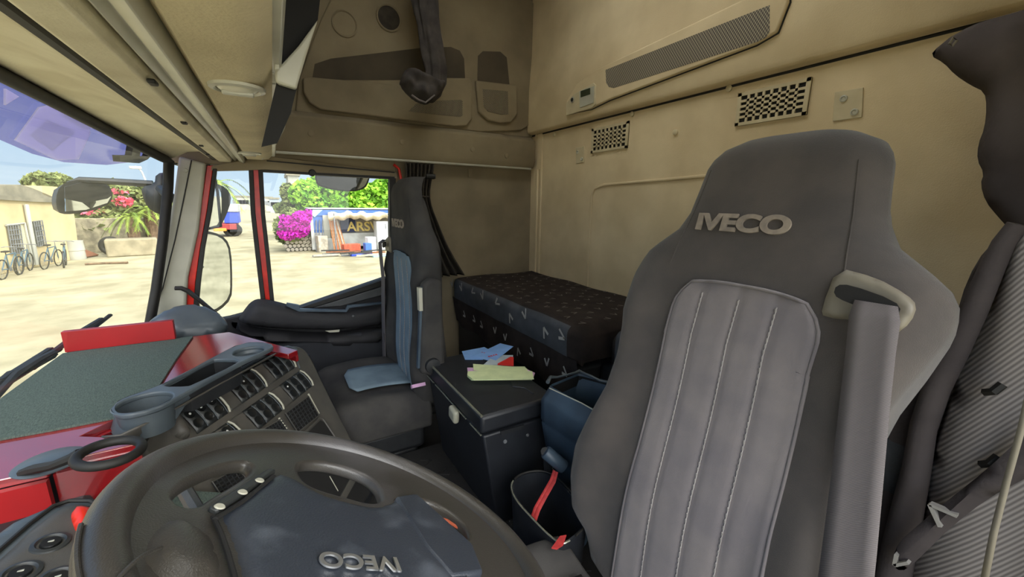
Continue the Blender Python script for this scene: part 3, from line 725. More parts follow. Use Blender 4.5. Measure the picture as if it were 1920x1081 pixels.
def switch_row(c0, h, n, L, a_start, layout):
    un = L/sum({'s': 1, 'i': 1, 'b': 1.35, '|': .22, 'c': 1}[k] for k in layout); a = a_start
    k_ = 0
    for ch_ in layout:
        wd = un*{'s': 1, 'i': 1, 'b': 1.35, '|': .22, 'c': 1}[ch_]
        if ch_ == 'b':
            m = MB(); cbox(a+.001, a+wd-.001, c0-h, c0, 0, .008, m); m.obj('blank_panel', M['dashpl'], dash, bevel=.004, seg=3)
        elif ch_ == '|':
            m = MB(); m.tube([CP(a+wd/2, c0, .006), CP(a+wd/2, c0-h*.2, .013), CP(a+wd/2, c0-h*.5, .015), CP(a+wd/2, c0-h*.8, .013), CP(a+wd/2, c0-h, .006)], .0025, 8); m.obj('bright_divider', M['silver'], dash)
        elif ch_ in 'si':
            m = MB(); g = .0008
            rows = []
            for q in range(9):
                t = q/8; rows.append([CP(a+g, c0-h*t, .002+.005*math.sin(math.pi*t)**.5), CP(a+wd-g, c0-h*t, .002+.005*math.sin(math.pi*t)**.5)])
            m.grid(rows)
            base = [r[0] for r in rows]; n9 = len(base)
            sw = m.obj('rocker_switch', M['btn'], dash, solid=.002, recalc=False)
            for t_ in (.28, .70):
                m = MB().lathe([(wd*.38, 0), (wd*.36, .0012), (wd*.32, .0005)], CP(a+wd/2, c0-h*t_, .0075), cn, 14); m.obj('button_face', M['btndark'], sw)
            if ch_ == 'i':
                m = MB().lathe([(.003, 0), (.0028, .0006)], CP(a+wd/2, c0-h*.28, .0085), cn, 8); m.obj('icon', M['white'], sw)
            m = MB(); m.tube([CP(a+wd, c0-h*.03, .004), CP(a+wd, c0-h*.3, .0085), CP(a+wd, c0-h*.7, .0085), CP(a+wd, c0-h*.97, .004)], .0012, 6); m.obj('edge_line', M['traypl'], sw)
        a += wd
switch_row(0, RH, 0, L1, 0, 'iii|biisb|' [:5]+'iis|bsss|')
# rounded cap left of row one
m = MB(); pillow(m, [CF(*p) for p in [(312, 792), (318, 778), (328, 775), (340, 785), (358, 815), (350, 824), (330, 822), (316, 808)]], cn, .020, .2, .006, smooth=2); m.obj('round_cap', M['dashpl'], dash, ang=70)
r2 = C2(563, 697); r2b = C2(391, 812); r2e = C2(572, 737)
switch_row((r2[1]+r2b[1])/2, max(.03, abs(r2e[1]-r2[1])), 0, r2[0]-r2b[0]+.02, r2b[0]-.02, 'si|bsss|biss|')
m = MB(); a_ = C2(300, 800); m.tube([CF(312, 800, .002), CF(420, 735, .002), CF(520, 668, .002), CF(545, 660, .002), CF(556, 672, .002), CF(562, 690, .002)], .003, 6); m.obj('groove_line', M['traypl'], fc)
m = MB(); m.tube([CF(378, 826, .003), CF(470, 770, .003), CF(560, 703, .003)], .004, 6, flat=.6); m.obj('row_ridge', M['dashpl'], fc)
def console_vent(q4, nh, nv):
    P = [CF(*p, .004) for p in q4]
    m = MB(); m.prism([p+cn*.001 for p in P], cn*.003); vb = m.obj('air_vent', M['dark'], dash)
    m = MB()
    for i in range(nh+1):
        t = i/nh; a, c_ = P[0].lerp(P[3], t), P[1].lerp(P[2], t); m.tube([a+cn*.006, c_+cn*.006], .0016, 5)
    m.obj('vent_louvre', M['blackpl'], vb)
    m = MB()
    for i in range(nv+1):
        t = i/nv; a, c_ = P[0].lerp(P[1], t), P[3].lerp(P[2], t); m.tube([a+cn*.005, c_+cn*.005], .0013, 5)
    m.obj('vent_vane', M['blackpl'], vb)
    m = MB(); m.tube([P[0]+cn*.006, P[1]+cn*.006, P[2]+cn*.006, P[3]+cn*.006], .002, 6, closed=True); m.obj('vent_frame', M['dashpl'], vb)
console_vent([(533, 776), (576, 744), (596, 780), (556, 812)], 6, 8)
console_vent([(490, 806), (526, 786), (541, 810), (505, 830)], 5, 7)
console_vent([(395, 905), (443, 878), (462, 905), (415, 936)], 5, 6)
MB().tube([CF(523, 783, .006), CF(545, 815, .006), CF(552, 826, .006)], .003, 6).obj('bright_vent_edge', M['silver'], fc); MB().tube([CF(578, 738, .006), CF(598, 775, .006)], .003, 6).obj('bright_vent_edge', M['silver'], fc)
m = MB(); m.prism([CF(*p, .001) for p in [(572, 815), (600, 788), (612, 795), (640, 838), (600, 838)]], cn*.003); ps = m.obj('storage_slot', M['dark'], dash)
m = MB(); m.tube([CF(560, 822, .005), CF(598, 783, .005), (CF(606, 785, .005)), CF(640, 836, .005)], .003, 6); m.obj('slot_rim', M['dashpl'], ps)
m = MB(); m.prism([CF(*p, .0) for p in [(535, 852), (640, 858), (672, 872), (700, 910), (655, 975), (560, 968), (530, 900)]], cn*.012); lc_ = m.obj('lower_shade_panel', M['dark'], dash)  # flat dark panel added on the console face to shade the wheel opening
m = MB(); m.prism([CF(*p, .012) for p in [(664, 882), (674, 886), (644, 940), (632, 938)]], cn*.006); m.obj('panel_strut', M['dashpl'], lc_)
m = MB(); m.tube([CF(618, 892, .014), CF(634, 920, .014)], .0012, 5); m.obj('cable', M['silver'], lc_)
# lower side of the console, running down to the floor
m = MB(); m.prism([CF(580, 660, -.03), CF(660, 832, -.03), CF(720, 930, -.03), CF(700, 1000, -.03), CF(560, 900, -.03), CF(520, 720, -.03)], V((.06, .06, -.10))); m.obj('console_side', M['blackpl'], dash, bevel=.006)

# tray with cup holders on top of the console
tray = [(213, 764), (220, 752), (240, 742), (262, 735), (300, 721), (335, 705), (390, 674), (440, 648), (468, 641), (492, 641), (510, 645), (508, 652), (458, 673), (372, 719), (330, 743), (290, 763), (240, 775), (220, 773)]
zt_ = 2.035
O_ = V((1.2, .2, zt_)); r_x, u_y = V((1, 0, 0)), V((0, 1, 0))
T2 = lambda p: loc2(at(*p, Z=zt_), O_, r_x, u_y)
c1 = T2((271, 751)); c1r = (V(T2((224, 752)))-V(T2((321, 748)))).length/2
c2 = T2((466, 657)); c2r = (V(T2((436, 659)))-V(T2((497, 656)))).length/2
slot = [T2(p) for p in [(300, 724), (312, 714), (340, 700), (396, 672), (410, 670), (452, 671), (444, 681), (362, 720), (350, 724)]]
b = MB(); plate(b, sm2([T2(p) for p in tray], 2), [circ(c1[0], c1[1], c1r), circ(c2[0], c2[1], c2r), sm2(slot, 1)], O_-V((0, 0, .007)), r_x, u_y, .004, .004); tr = b.obj('cup_tray', M['traypl'], dash)
for (cc, rr_) in ((c1, c1r), (c2, c2r)):
    m = MB(); m.lathe([(rr_+.003, .001), (rr_+.001, .003), (rr_-.002, 0), (rr_-.006, -.06 if cc is c1 else -.014), (.001, -.062 if cc is c1 else -.016)], O_+V((cc[0], cc[1], -.005)), (0, 0, 1), 32, capped=False); m.obj('cup_well', M['traypl'], tr)
pts = [O_+V((p[0], p[1], -.008)) for p in sm2(slot, 1)]
m = MB(); m.grid([pts, [p+V((0, 0, -.055)) for p in pts]], closed=True); m.add([p+V((0, 0, -.055)) for p in pts], [tuple(range(len(pts)))]); m.obj('tray_slot', M['blackpl'], tr, recalc=False)
sk = [at(*p, Z=zt_-.015) for p in [(213, 785), (225, 765), (206, 806), (225, 826), (262, 814), (320, 784), (440, 714), (537, 658)]]
b = MB(); top_ = [at(*p, Z=zt_-.009) for p in tray]; tc_ = sum(top_, V())/len(top_); bot_ = [p+V((0, 0, -.045 if p.x < 1.12 else -.004))+(p-tc_).normalized()*(.014 if p.x < 1.12 else .0) for p in top_]; b.grid([top_, [a*.6+c_*.4-(a-tc_).normalized()*.004 for a, c_ in zip(top_, bot_)], bot_], closed=True); b.obj('tray_skirt', M['traypl'], tr, recalc=False)
# apron between tray and switch face (blue-grey curved shoulder)
b = MB(); e1 = [at(*p, Z=zt_-.03) for p in [(190, 818), (225, 815), (280, 790), (335, 762), (400, 726), (508, 668)]]
e2 = [CF(*p, .002) for p in [(262, 850), (275, 825), (300, 795), (345, 764), (410, 726), (525, 658)]]
b.grid([e1, [a*.5+c_*.5+V((-.006, -.006, .006)) for a, c_ in zip(e1, e2)], e2]); b.obj('console_shoulder', M['dashpl'], dash, recalc=False, solid=.004, ang=80)
MB().tube([CF(258, 812, .001), CF(271, 789, .003), CF(300, 776, .004), CF(345, 750, .004), CF(410, 715, .004), CF(470, 682, .004), CF(521, 654, .004), CF(540, 650, .003), CF(556, 656, .002)], .005, 8).obj('console_ridge', M['traypl'], dash)
sh = [(200, 822), (262, 818), (305, 800), (325, 830), (350, 845), (400, 860), (380, 890), (300, 890), (262, 860)]
b = MB(); pillow(b, [atp(*p, CF(300, 840, -.012), (cn+V((0, 0, .5))).normalized()) for p in sh], (cn+V((0, 0, .5))).normalized(), .008, .4, .012, D=.03); b.obj('console_corner', M['bluegrey'], dash, ang=80)

# red board
rb = thing('dash_board', (1.2, .4, ZD), 'glossy red painted board on top of the dashboard', 'board')
o2 = [V((1.66, .575, ZD)), V((1.66, .34, ZD)), at(430, 622, Z=ZD), at(558, 656, Z=ZD), at(540, 664, Z=ZD), at(505, 656, Z=ZD), at(440, 662, Z=ZD), at(340, 715, Z=ZD), at(265, 745, Z=ZD), at(212, 787, Z=ZD), at(150, 817, Z=ZD), at(264, 821, Z=ZD), at(264, 830, Z=ZD), at(100, 867, Z=ZD), at(86, 880, Z=ZD), at(0, 899, Z=ZD), at(-150, 935, Z=ZD), V((.45, .575, ZD))]
b = MB(); b.prism([p-V((0, 0, .016)) for p in o2], (0, 0, .016)); b.obj('board_top', M['red'], rb, bevel=.0015)
def rface(A, B, z0, z1, n=.012):
    A = V(A); B = V(B); d = (B-A).normalized(); q = V((-d.y, d.x, 0))*n
    b.hexa([V((A.x, A.y, z0)), V((B.x, B.y, z0)), V((B.x, B.y, z0))+q, V((A.x, A.y, z0))+q], [V((A.x, A.y, z1)), V((B.x, B.y, z1)), V((B.x, B.y, z1))+q, V((A.x, A.y, z1))+q])
b = MB(); f0 = at(-150, 935, Z=ZD); f1 = at(88, 880, Z=ZD); f2 = at(100, 867, Z=ZD); f3 = at(264, 828, Z=ZD)
rface(f1, f0, ZD-.13, ZD-.016); b.obj('front_face', M['redmat'], rb)
b = MB(); rface(f3, f2, ZD-.11, ZD-.016); b.obj('side_face', M['red'], rb)
b = MB(); q1 = at(150, 817, Z=ZD); q2 = at(208, 788, Z=ZD); rface(q2, q1, ZD-.05, ZD-.0155); b.obj('notch_face', M['red'], rb); b = MB(); q3 = at(430, 622, Z=ZD); q4 = at(558, 656, Z=ZD); rface(q4+V((0, -.0, 0)), q3, ZD-.035, ZD-.0155, .008)
b.obj('edge_strip', M['red'], rb)
rp = MB().bb(1.630, 1.652, .315, .57, ZD+.006, ZD+.068).obj('red_plank', M['redmat'], bevel=.001)
rp.location.z -= 0; tag(rp, 'red painted plank standing upright on the board near the passenger windscreen pillar', 'plank')
cpz = ZD+.0005
cp = [V((1.628, .574, cpz)), at(362, 632, Z=cpz), at(330, 676, Z=cpz), at(300, 724, Z=cpz), at(214, 786, Z=cpz), at(208, 787, Z=cpz), at(100, 808, Z=cpz), at(0, 826, Z=cpz), at(-50, 835, Z=cpz), V((.97, .574, cpz))]
b = MB(); b.prism(cp, (0, 0, .005)); tag(b.obj('carpet_mat', M['carpet']), 'dark green woven carpet piece lying on the red dash board', 'carpet')
# lower dark carpet area between board and pod
b = MB(); b.prism([(.45, .42, 1.90), (.45, .16, 1.80), (.98, .14, 1.80), (.98, .34, 1.90)], (0, 0, .015)); b.obj('lower_shelf', M['carpet'], dash)
# ring cup holder with disc
zr = 2.055
rc = at(206, 848, Z=zr); rr = (at(150, 849, Z=zr)-at(264, 846, Z=zr)).length/2*.88
t = thing('ring_cup_holder', (rc.x, rc.y, ZD), 'black ring shaped cup holder with pale round disc on the red board edge', 'cup holder')
pts = [rc+V((rr*math.cos(a)*.93, rr*math.sin(a)*.93, .004*math.sin(a))) for a in [2*math.pi*k/36 for k in range(36)]]
MB().tube(pts, .0075, 10, closed=True).obj('ring', M['rubber'], t, ang=80)
MB().tube([at(150, 850, Z=zr), at(135, 858, Z=zr-.005), at(100, 872, Z=zr-.02), at(60, 880, Z=zr-.035), at(40, 886, Z=2.012)], [.009, .008, .007, .008, .006], 8).obj('arm', M['rubber'], t)
dc = at(92, 857, Z=2.016); MB().lathe([(.001, 0), (.044, 0), (.045, .002), (.040, .005), (.001, .006)], dc-V((0, 0, .010)), (0, 0, 1), 36).obj('round_disc', M['traypl'], t)

# instrument pod with round knobs
pod = thing('instrument_pod', (.6, .3, 1.9), 'grey control pod with round knobs and red button left of steering wheel', 'control panel')
zp = 1.99; nP = V((-.0, -.25, 1)).normalized(); P0 = V((.62, .27, zp))
def PD(px, py, off=0): return atp(px, py, P0+nP*off, nP)
b = MB(); pillow(b, [PD(*p, -.012) for p in [(-120, 1075), (0, 998), (100, 955), (160, 940), (215, 950), (230, 1000), (190, 1140), (-60, 1200)]], nP, .012, 2.5, .012, D=.008); b.obj('pod_body', M['traypl'], pod, ang=70)
b = MB(); pillow(b, [PD(*p) for p in [(-90, 1120), (0, 1050), (60, 992), (110, 955), (140, 945), (175, 948), (205, 970), (205, 1020), (170, 1130), (-40, 1200)]], nP, .007, 1.5, .012, D=.005); b.obj('pod_face', M['dashpl'], pod, ang=70)
b = MB(); b.tube([PD(*p, .002) for p in [(-90, 1110), (0, 1030), (55, 982), (100, 948), (130, 938), (170, 938), (205, 958)]], .003, 6); b.obj('pod_edge', M['rubber'], pod)
for px, py in [(95, 1018), (38, 1074), (108, 1084)]:
    q = PD(px, py, .007); r_ = .0165
    kb = MB().lathe([(r_+.003, -.001), (r_+.002, .002), (r_-.002, .003), (r_-.004, 0), (r_-.007, -.001), (.001, .0)], q, nP, 28).obj('knob', M['btn'], pod)
    MB().lathe([(r_-.006, 0), (r_-.007, .003), (.001, .003)], q, nP, 24).obj('knob_cap', M['btndark'], kb)
    MB().box(q+nP*.0032, (.002, .006, .001)).obj('icon', M['silver'], kb)
b = MB(); pillow(b, [PD(*p, .006) for p in [(132, 962), (142, 955), (160, 955), (178, 960), (170, 990), (152, 1008), (142, 1000), (133, 978)]], nP, .012, .3, .005); b.obj('red_button', M['redbtn'], pod, ang=70)

# dash end by the pillar
b = MB(); Nn = V((-.55, -.25, .8)).normalized(); Pp = V((1.80, .33, 1.985))
pillow(b, [atp(*p, Pp, Nn) for p in [(272, 608), (300, 586), (345, 572), (385, 575), (418, 592), (430, 612), (420, 628), (370, 634), (318, 634), (290, 616)]], Nn, .035, .8, .02, D=.05)
o = b.obj('side_vent_pod', M['traypl'], ang=70); tag(o, 'smooth blue grey plastic dash end pod at the passenger windscreen corner', 'dash pod')
b = MB(); hX = 2.08
b.tube([at(328, 540, X=hX), at(340, 540, X=hX), at(352, 545, X=hX), at(372, 561, X=hX), at(395, 580, X=hX), at(410, 592, X=hX)], [.012, .013, .014, .013, .012, .012], 8, flat=.7)
b.obj('grab_handle', M['rubber'], ap)

# ------------------------------------------------------------------ steering wheel
wc = V((.417, -.054, 2.084)); wn = V((.087, -.492, .866)).normalized(); wu = V((.995, 0, -.1)).normalized(); wv = wn.cross(wu)
wh = thing('steering_wheel', wc-wn*.06, 'worn black leather steering wheel turned with its emblem upside down', 'steering wheel')
def W3(a, r, h=0): return wc+wu*(r*math.cos(math.radians(a)))+wv*(r*math.sin(math.radians(a)))+wn*h
def WX(px, py, h=0): return atp(px, py, wc+wn*h, wn)
def W2(px, py): return loc2(WX(px, py), wc, wu, wv)
h1 = [W2(*p) for p in [(306, 940), (312, 925), (335, 905), (375, 885), (420, 870), (462, 866), (479, 880), (476, 893), (450, 913), (400, 942), (380, 958), (352, 964), (322, 956)]]
h2 = [W2(*p) for p in [(547, 885), (553, 870), (575, 866), (610, 868), (650, 878), (690, 893), (714, 915), (722, 940), (714, 950), (690, 952), (645, 940), (590, 925), (560, 908)]]
h3 = [(x, -y) for x, y in h1]
h3 = [W2(*p) for p in [(783, 952), (778, 942), (790, 936), (815, 945), (850, 965), (880, 995), (885, 1020), (868, 1018), (835, 998), (805, 972)]]
h4 = [(-.06-.13*math.sin(math.radians(a))*0-.13*0, 0) for a in ()]
h4 = [(r*math.cos(math.radians(a)), r*math.sin(math.radians(a))) for r, a in [(.198, 128), (.2, 150), (.2, 180), (.2, 210), (.198, 232), (.165, 232), (.155, 210), (.15, 180), (.155, 150), (.165, 128)]]
b = MB(); plate(b, circ(0, 0, .232, 96), [sm2(h1, 2), sm2(h2, 2), sm2(h3, 2), sm2(h4, 2)], wc-wn*.004, wu, wv, .004, .006); body = b.obj('spoke_plate', M['wheel'], wh, ang=75)
b = MB(); b.tube([W3(360*k/96, .223) for k in range(96)], .0155, 18, closed=True); rim = b.obj('rim', M['wheel'], wh, ang=80)
b = MB(); b.tube([W3(a, .239, .006) for a in range(100, 124, 3)], .0018, 6); b.tube([W3(122-k*1.0, .238-k*.004, .012+.006*math.sin(k*.3)) for k in range(0, 12)], .0015, 6); b.obj('leather_seam', M['wheel'], rim)
# thumb swellings
b = MB(); pillow(b, [WX(*p) for p in [(260, 1081), (250, 1040), (270, 1000), (310, 975), (360, 980), (400, 1010), (420, 1060), (425, 1110), (300, 1120)]], wn, .012, .3, .014); b.obj('thumb_grip', M['wheel'], rim, ang=80)
# airbag cover
pad = [W2(*p) for p in [(400, 968), (452, 935), (510, 892), (545, 900), (590, 930), (645, 948), (700, 958), (735, 945), (765, 940), (790, 962), (860, 1030), (885, 1065)]]
pad += [(.02, -.135), (-.05, -.125), (-.11, -.10), (-.135, -.05), (-.14, 0), (-.135, .06)]+[W2(452, 1140), W2(440, 1081), W2(427, 1035), W2(415, 1000)]
padm = MB(); pillow(padm, [wc+wu*x+wv*y+wn*.0 for x, y in pad], wn, .010, .3, .007, D=.022, nz=.0003, nsc=30, smooth=1); hub = padm.obj('airbag_cover', M['hub'], wh, ang=75)
b = MB(); b.tube([WX(400, 968, .008), WX(415, 1000, .008), WX(427, 1035, .008), WX(440, 1081, .008), WX(450, 1130, .008)], .0022, 6); b.obj('cover_seam', M['dark'], hub); MB().tube([WX(872, 1085, .008), WX(882, 1040, .008)], .0016, 6).obj('cover_seam', M['dark'], hub)
b = MB(); b.prism([WX(*p, .002) for p in [(384, 962), (440, 925), (500, 886), (514, 891), (455, 936), (404, 970)]], wn*.008); st = b.obj('button_strip', M['btn'], wh, bevel=.003)
b = MB(); b.tube([WX(404, 972, .010), WX(455, 940, .010), WX(513, 892, .010)], .003, 6, flat=.6); b.obj('strip_gap', M['dark'], st)
for p in ((412, 949), (455, 922), (487, 900)): MB().lathe([(.005, 0), (.004, .001)], WX(*p, .0105), wn, 14).obj('button_mark', M['silver'], st)
b = MB(); b.prism([WX(*p, .0) for p in [(735, 945), (775, 938), (880, 1035), (900, 1090), (840, 1100), (790, 1040)]], wn*.012); b.obj('right_switch_blank', M['hub'], wh, bevel=.004)
for i, L in enumerate([[(800, 960), (815, 968), (838, 975), (860, 990)], [(802, 962), (806, 955), (805, 948)], [(812, 972), (840, 985), (862, 1002)]]):
    MB().tube([WX(*p, -.006) for p in L], .002, 6).obj('loose_wire', mat('orange_wire%d' % i, rgb(170, 84, 56), .5), wh)
text('emblem', 'IVECO', WX(677, 1053, .0125), wv, -wu, .021, .080, .0016, M['emblem'], hub, thick=.02)
# column
b = MB(); b.lathe([(.05, 0), (.055, -.03), (.045, -.08), (.05, -.14), (.04, -.40)], wc-wn*.03, wn, 20); b.obj('column_cover', M['blackpl'], wh)
b = MB(); b.tube([WX(378, 972, -.05), WX(350, 925, -.06), WX(338, 905, -.07)], [.008, .008, .010], 8); b.obj('stalk', M['dashpl'], wh)

# ------------------------------------------------------------------ seats
def sseat(name, ox, oy, mir, m1, m2, label, lean=.27, group=None, yaw=0, dz=0):
    """ox, oy: centre of the backrest foot (z=1.70); mir=1 driver (belt on low-x side)"""
    root = thing(name, (ox, oy, FZ), label, 'seat', group)
    U = V((0, -lean, 1)).normalized(); Nf = V((0, U.z, -U.y)); O = V((ox, oy, 1.70+dz))
    def S(x, s, d=0): return O+V((-mir*x, 0, 0))+U*s+Nf*d     # x>0 : to the belt side
    HW = [(-.02, .17), (.03, .19), (.07, .235), (.13, .258), (.20, .262), (.28, .245), (.36, .226), (.44, .224), (.50, .232), (.56, .248), (.62, .261), (.66, .259), (.685, .245), (.71, .215), (.735, .182), (.77, .163), (.82, .155), (.86, .150), (.89, .138), (.91, .118), (.922, .085), (.926, .045)]
    def hw(s):
        for (a, wa), (c_, wb) in zip(HW, HW[1:]):
            if s <= c_: t = max(0, (s-a)/(c_-a)); return wa+(wb-wa)*t
        return HW[-1][1]
    def bol(x, s):
        k = max(0, min(1, (abs(x)-.13)/.09)); k = k*k*(3-2*k); f = max(0, min(1, (.66-s)/.12)); lum = .018*math.exp(-((s-.22)/.16)**2)
        return .040*k*f+lum
    def front(x, s):
        e_ = min(1, abs(x)/hw(s)); T = .055
        return bol(x, s)-T*(1-math.sqrt(max(0, 1-e_**5)))*1.0
    rows = []; NC = 28; ss = []
    s = -.02
    while s < .9255: ss.append(s); s += .018
    ss += [.922, .9262]
    ss = sorted(set(round(q, 4) for q in ss))
    for s in ss:
        h = hw(s); row = []
        ed = .055*(1-math.sqrt(max(0, 1-max(0, (s-.86)/.066)**2))) if s > .86 else 0
        for k in range(NC+1):
            x = h*math.sin(-math.pi/2+math.pi*k/NC); row.append(S(x, s, front(x, s)-ed))
        for k in range(1, NC):
            x = h*math.sin(math.pi/2-math.pi*k/NC); e_ = abs(x)/h; tb = (1 if mir > 0 else .45)*(.055+.075*min(1, max(0, (1.0-s)/.5)))*math.sqrt(max(.02, 1-(max(0, s-.74)/.19)**2)); kk = max(0, min(1, (s-.78)/.1)); row.append(S(x*(1-.07*kk), s-.035*kk, -.055-(tb-.0)*math.sqrt(max(0, 1-e_**5))+ed*.3))
        rows.append(row)
    b = MB(); b.grid(rows, closed=True, cap=True); bk = b.obj('backrest', m1, root, ang=75)
    # lighter centre panel with channels
    def chan(x): return -.0035*sum(math.exp(-((x-c_)/.007)**2) for c_ in (-.07, -.0, .062))
    rows = []; n2 = 34
    psh = lambda s: (.012+.045*max(0, 1-s/.55)) if mir > 0 else -.045+.02*max(0, (s-.4)/.25)
    for i in range(45):
        s = .02+(.655-.02)*i/44
        hwp = .128 if s > .3 else .128+.01*math.sin((.3-s)*5)
        if s > .60: hwp = .128*math.sqrt(max(.12, 1-((s-.60)/.058)**2*.95))**.55
        if s > .60: hwp = .128*(1-((s-.60)/.055)**3*.22)
        rows.append([S(x+psh(s), s-.018-(.02*(abs(x)/.128)**3 if s > .55 else 0), front(x+psh(s), s)+.006+chan(x)-(.006 if abs(j-n2/2) > n2/2-1 else 0)) for j in range(n2+1) for x in [-hwp+2*hwp*j/n2]])
    b = MB(); b.grid(rows); pn = b.obj('centre_panel', m2, root, recalc=True, ang=80)
    b = MB(); edge = [r[0] for r in rows]+[p for p in rows[-1][1:]]+[r[-1] for r in rows[::-1][1:]]
    b.tube([p+Nf*.002 for p in edge], .0028, 6); b.obj('piping', m2, root, ang=80)
    for c_ in (-.07, 0, .062):
        b = MB(); L = [S(c_+psh(.03+.6*i/60), .012+.6*i/60, front(c_+psh(.03+.6*i/60), .03+.6*i/60)+.004) for i in range(61)]; b.tube(L, .0009, 5); 
        for i in range(0, 60): b.box((L[i]+L[i+1])/2+Nf*.001, (.0022, .0015, .006))
        b.obj('stitching', M['stitch'], pn)
    # seams
    for sx in (-1, 1):
        b = MB(); b.tube([S(sx*(.135+.0*i), .66+.26*i/14-(.0), front(sx*.135*(1-.18*i/14), .66+.26*i/14)+.001) if False else S(sx*(.150-.03*(i/14)), .655+.20*i/14, front(sx*(.150-.03*(i/14)), .655+.20*i/14)+.0005) for i in range(15)], .0014, 5)
        b.obj('seam', m1, bk)
    text('emblem', 'IVECO', S(-.026 if mir > 0 else 0, .748, front(0, .75)+.002), V((-mir, 0, 0)) if mir > 0 else V((-1, 0, 0)), U, .034, .170, .004, M['emb'], bk, thick=.045)
    # belt guide
    gx = .184
    gp = [(x_, s_-.016) for x_, s_ in [(gx-.048, .705), (gx+.0, .697), (gx+.035, .68), (gx+.048, .668), (gx+.047, .645), (gx+.036, .625), (gx-.0, .634), (gx-.046, .628), (gx-.052, .64)]]
    b = MB(); P = [S(x-.0, s, front(min(x, .235), .66)+.010) for x, s in gp]; pillow(b, P, Nf, .006, 1.5, .006, D=.006, smooth=1); g_ = b.obj('belt_guide', M['guide'], root, ang=70)
    b = MB(); P = [S(x, s, front(.2, .66)+.026) for x, s in [(gx-.036, .661), (gx-.02, .664), (gx+.03, .652), (gx+.04, .639), (gx+.03, .629), (gx-.02, .639), (gx-.036, .646)]]; b.prism(smooth_poly(P, 1), Nf*.002); b.obj('guide_slot', M['dark'], g_)
    b = MB(); Lp = [(gx+.004, .668, .015), (gx+.003, .655, .035), (gx+.004, .60, .036), (gx+.008, .50, .032), (gx+.020, .35, .040), (gx+.035, .20, .045), (gx+.045, .05, .05), (gx+.05, -.06, .05)]
    rows = [[S(x+o_, s, front(.2, .64)*.5+d+.003*(o_ > 0)) for o_ in (-.0245, -.012, 0, .012, .0245)] for x, s, d in Lp]
    if mir > 0:
        rows = []
        for (a_, c_), d_ in zip([((1603, 562), (1684, 575)), ((1592, 592), (1688, 604)), ((1587, 650), (1680, 658)), ((1574, 760), (1668, 768)), ((1558, 900), (1656, 905)), ((1540, 1040), (1643, 1045)), ((1528, 1130), (1634, 1130))], (.022, .030, .030, .030, .034, .04, .045)):
            rows.append([atp(a_[0]+(c_[0]-a_[0])*t, a_[1]+(c_[1]-a_[1])*t, O+Nf*(d_+.002*math.sin(t*9)), Nf) for t in (0, .25, .5, .75, 1)])
    b.grid(rows); b.obj('seat_belt', M['belt'], root, solid=.002, recalc=False)
    # cushion
    cw = .255; rows = []; c0, c1, zc = (.03, .34, -.03) if mir > 0 else (-.02, .36, 0)
    prof = []
    for k in range(15):
        t = k/14; prof.append((c0+(c1-c0)*t, .06+zc+.02*math.sin(t*math.pi)-(.03*max(0, (t-.85)/.15)**2)))
    for k, (yy, zz) in enumerate(prof):
        row = []
        for j in range(21):
            x = -cw+2*cw*j/20; e_ = abs(x)/cw
            row.append(V((ox-mir*x, oy+yy+.0, 1.66+zz+.02*max(0, (e_-.5)/.3 if e_ < .8 else 1)*(1 if e_ < .97 else 0)-.05*(1-math.sqrt(max(0, 1-e_**8))))))
        row += [V((ox-mir*cw*.96, oy+yy, 1.60)), V((ox+mir*cw*.96, oy+yy, 1.60))]
        rows.append(row)
    b = MB(); b.grid(rows, closed=True, cap=True); b.obj('seat_cushion', M['seat2'], root, bevel=.012, seg=3, ang=75)
    rows = []
    for k in range(13):
        t = k/12; yy = (.06+.2*t) if mir > 0 else (-.02+.27*t); w_ = .115*min(1, (1-t)*8+.55)
        rows.append([V((ox-mir*x, oy+yy, 1.66+.066+zc+.02*math.sin((yy-c0)/(c1-c0)*math.pi)+.006)) for j in range(9) for x in [-w_+2*w_*j/8]])
    b = MB(); b.grid(rows); b.obj('cushion_panel', m2 if mir < 0 else M['seat2'], root, solid=.004, recalc=False)
    b = MB(); b.bb(ox-.21, ox+.21, oy+.0, oy+c1-.03, 1.50, 1.60); b.bb(ox-.19, ox+.19, oy+.02, oy+c1-.06, FZ, 1.50); b.obj('seat_base', M['blackpl'], root, bevel=.02, seg=3)
    return root, S, front, U, Nf
ds, S1_, fr1, U1, N1 = sseat('driver_seat', .395, -.535, 1, M['seat'], M['seatpad'], 'large dark grey cloth driver seat with light panel, nearest the camera')
psr, S2_, fr2, U2, N2 = sseat('passenger_seat', 1.615, -.440, -1, M['seat2'], M['seatpad2'], 'dark cloth passenger seat beside the far door with folded armrest', lean=-.02, dz=-.075)
# folded armrest on the inner side of the passenger seat
b = MB(); ax_ = 1.615-.285
b.prism([(ax_-.035, -.395, 1.86), (ax_-.035, -.415, 2.18), (ax_-.035, -.445, 2.20), (ax_-.035, -.485, 2.19), (ax_-.035, -.49, 1.86), (ax_-.035, -.45, 1.835)], (.045, 0, 0)); am = b.obj('folded_armrest', M['seat2'], psr, bevel=.014, seg=3)
b = MB(); b.prism([(ax_-.028, -.388, 1.88), (ax_-.028, -.410, 2.17), (ax_-.028, -.418, 2.17), (ax_-.028, -.396, 1.88)], (.016, 0, 0)); b.obj('armrest_strip', M['bluegrey'], am)
b = MB(); b.bb(ax_-.036, ax_-.014, -.412, -.400, 2.09, 2.17); b.obj('armrest_buckle', M['silver'], am)
b = MB(); b.lathe([(.028, 0), (.026, .012), (.012, .014)], (ax_-.035, -.44, 1.885), (-1, 0, 0), 20); b.obj('hinge_cap', M['blackpl'], am)
# passenger buckle
o = MB().box(at(784, 722, X=1.345), (.02, .05, .012), Matrix.Rotation(.5, 3, 'Y')).obj('ribbon_tag', M['paperp']); tag(o, 'small pink ribbon tag beside the passenger seat cushion and cool box', 'ribbon')

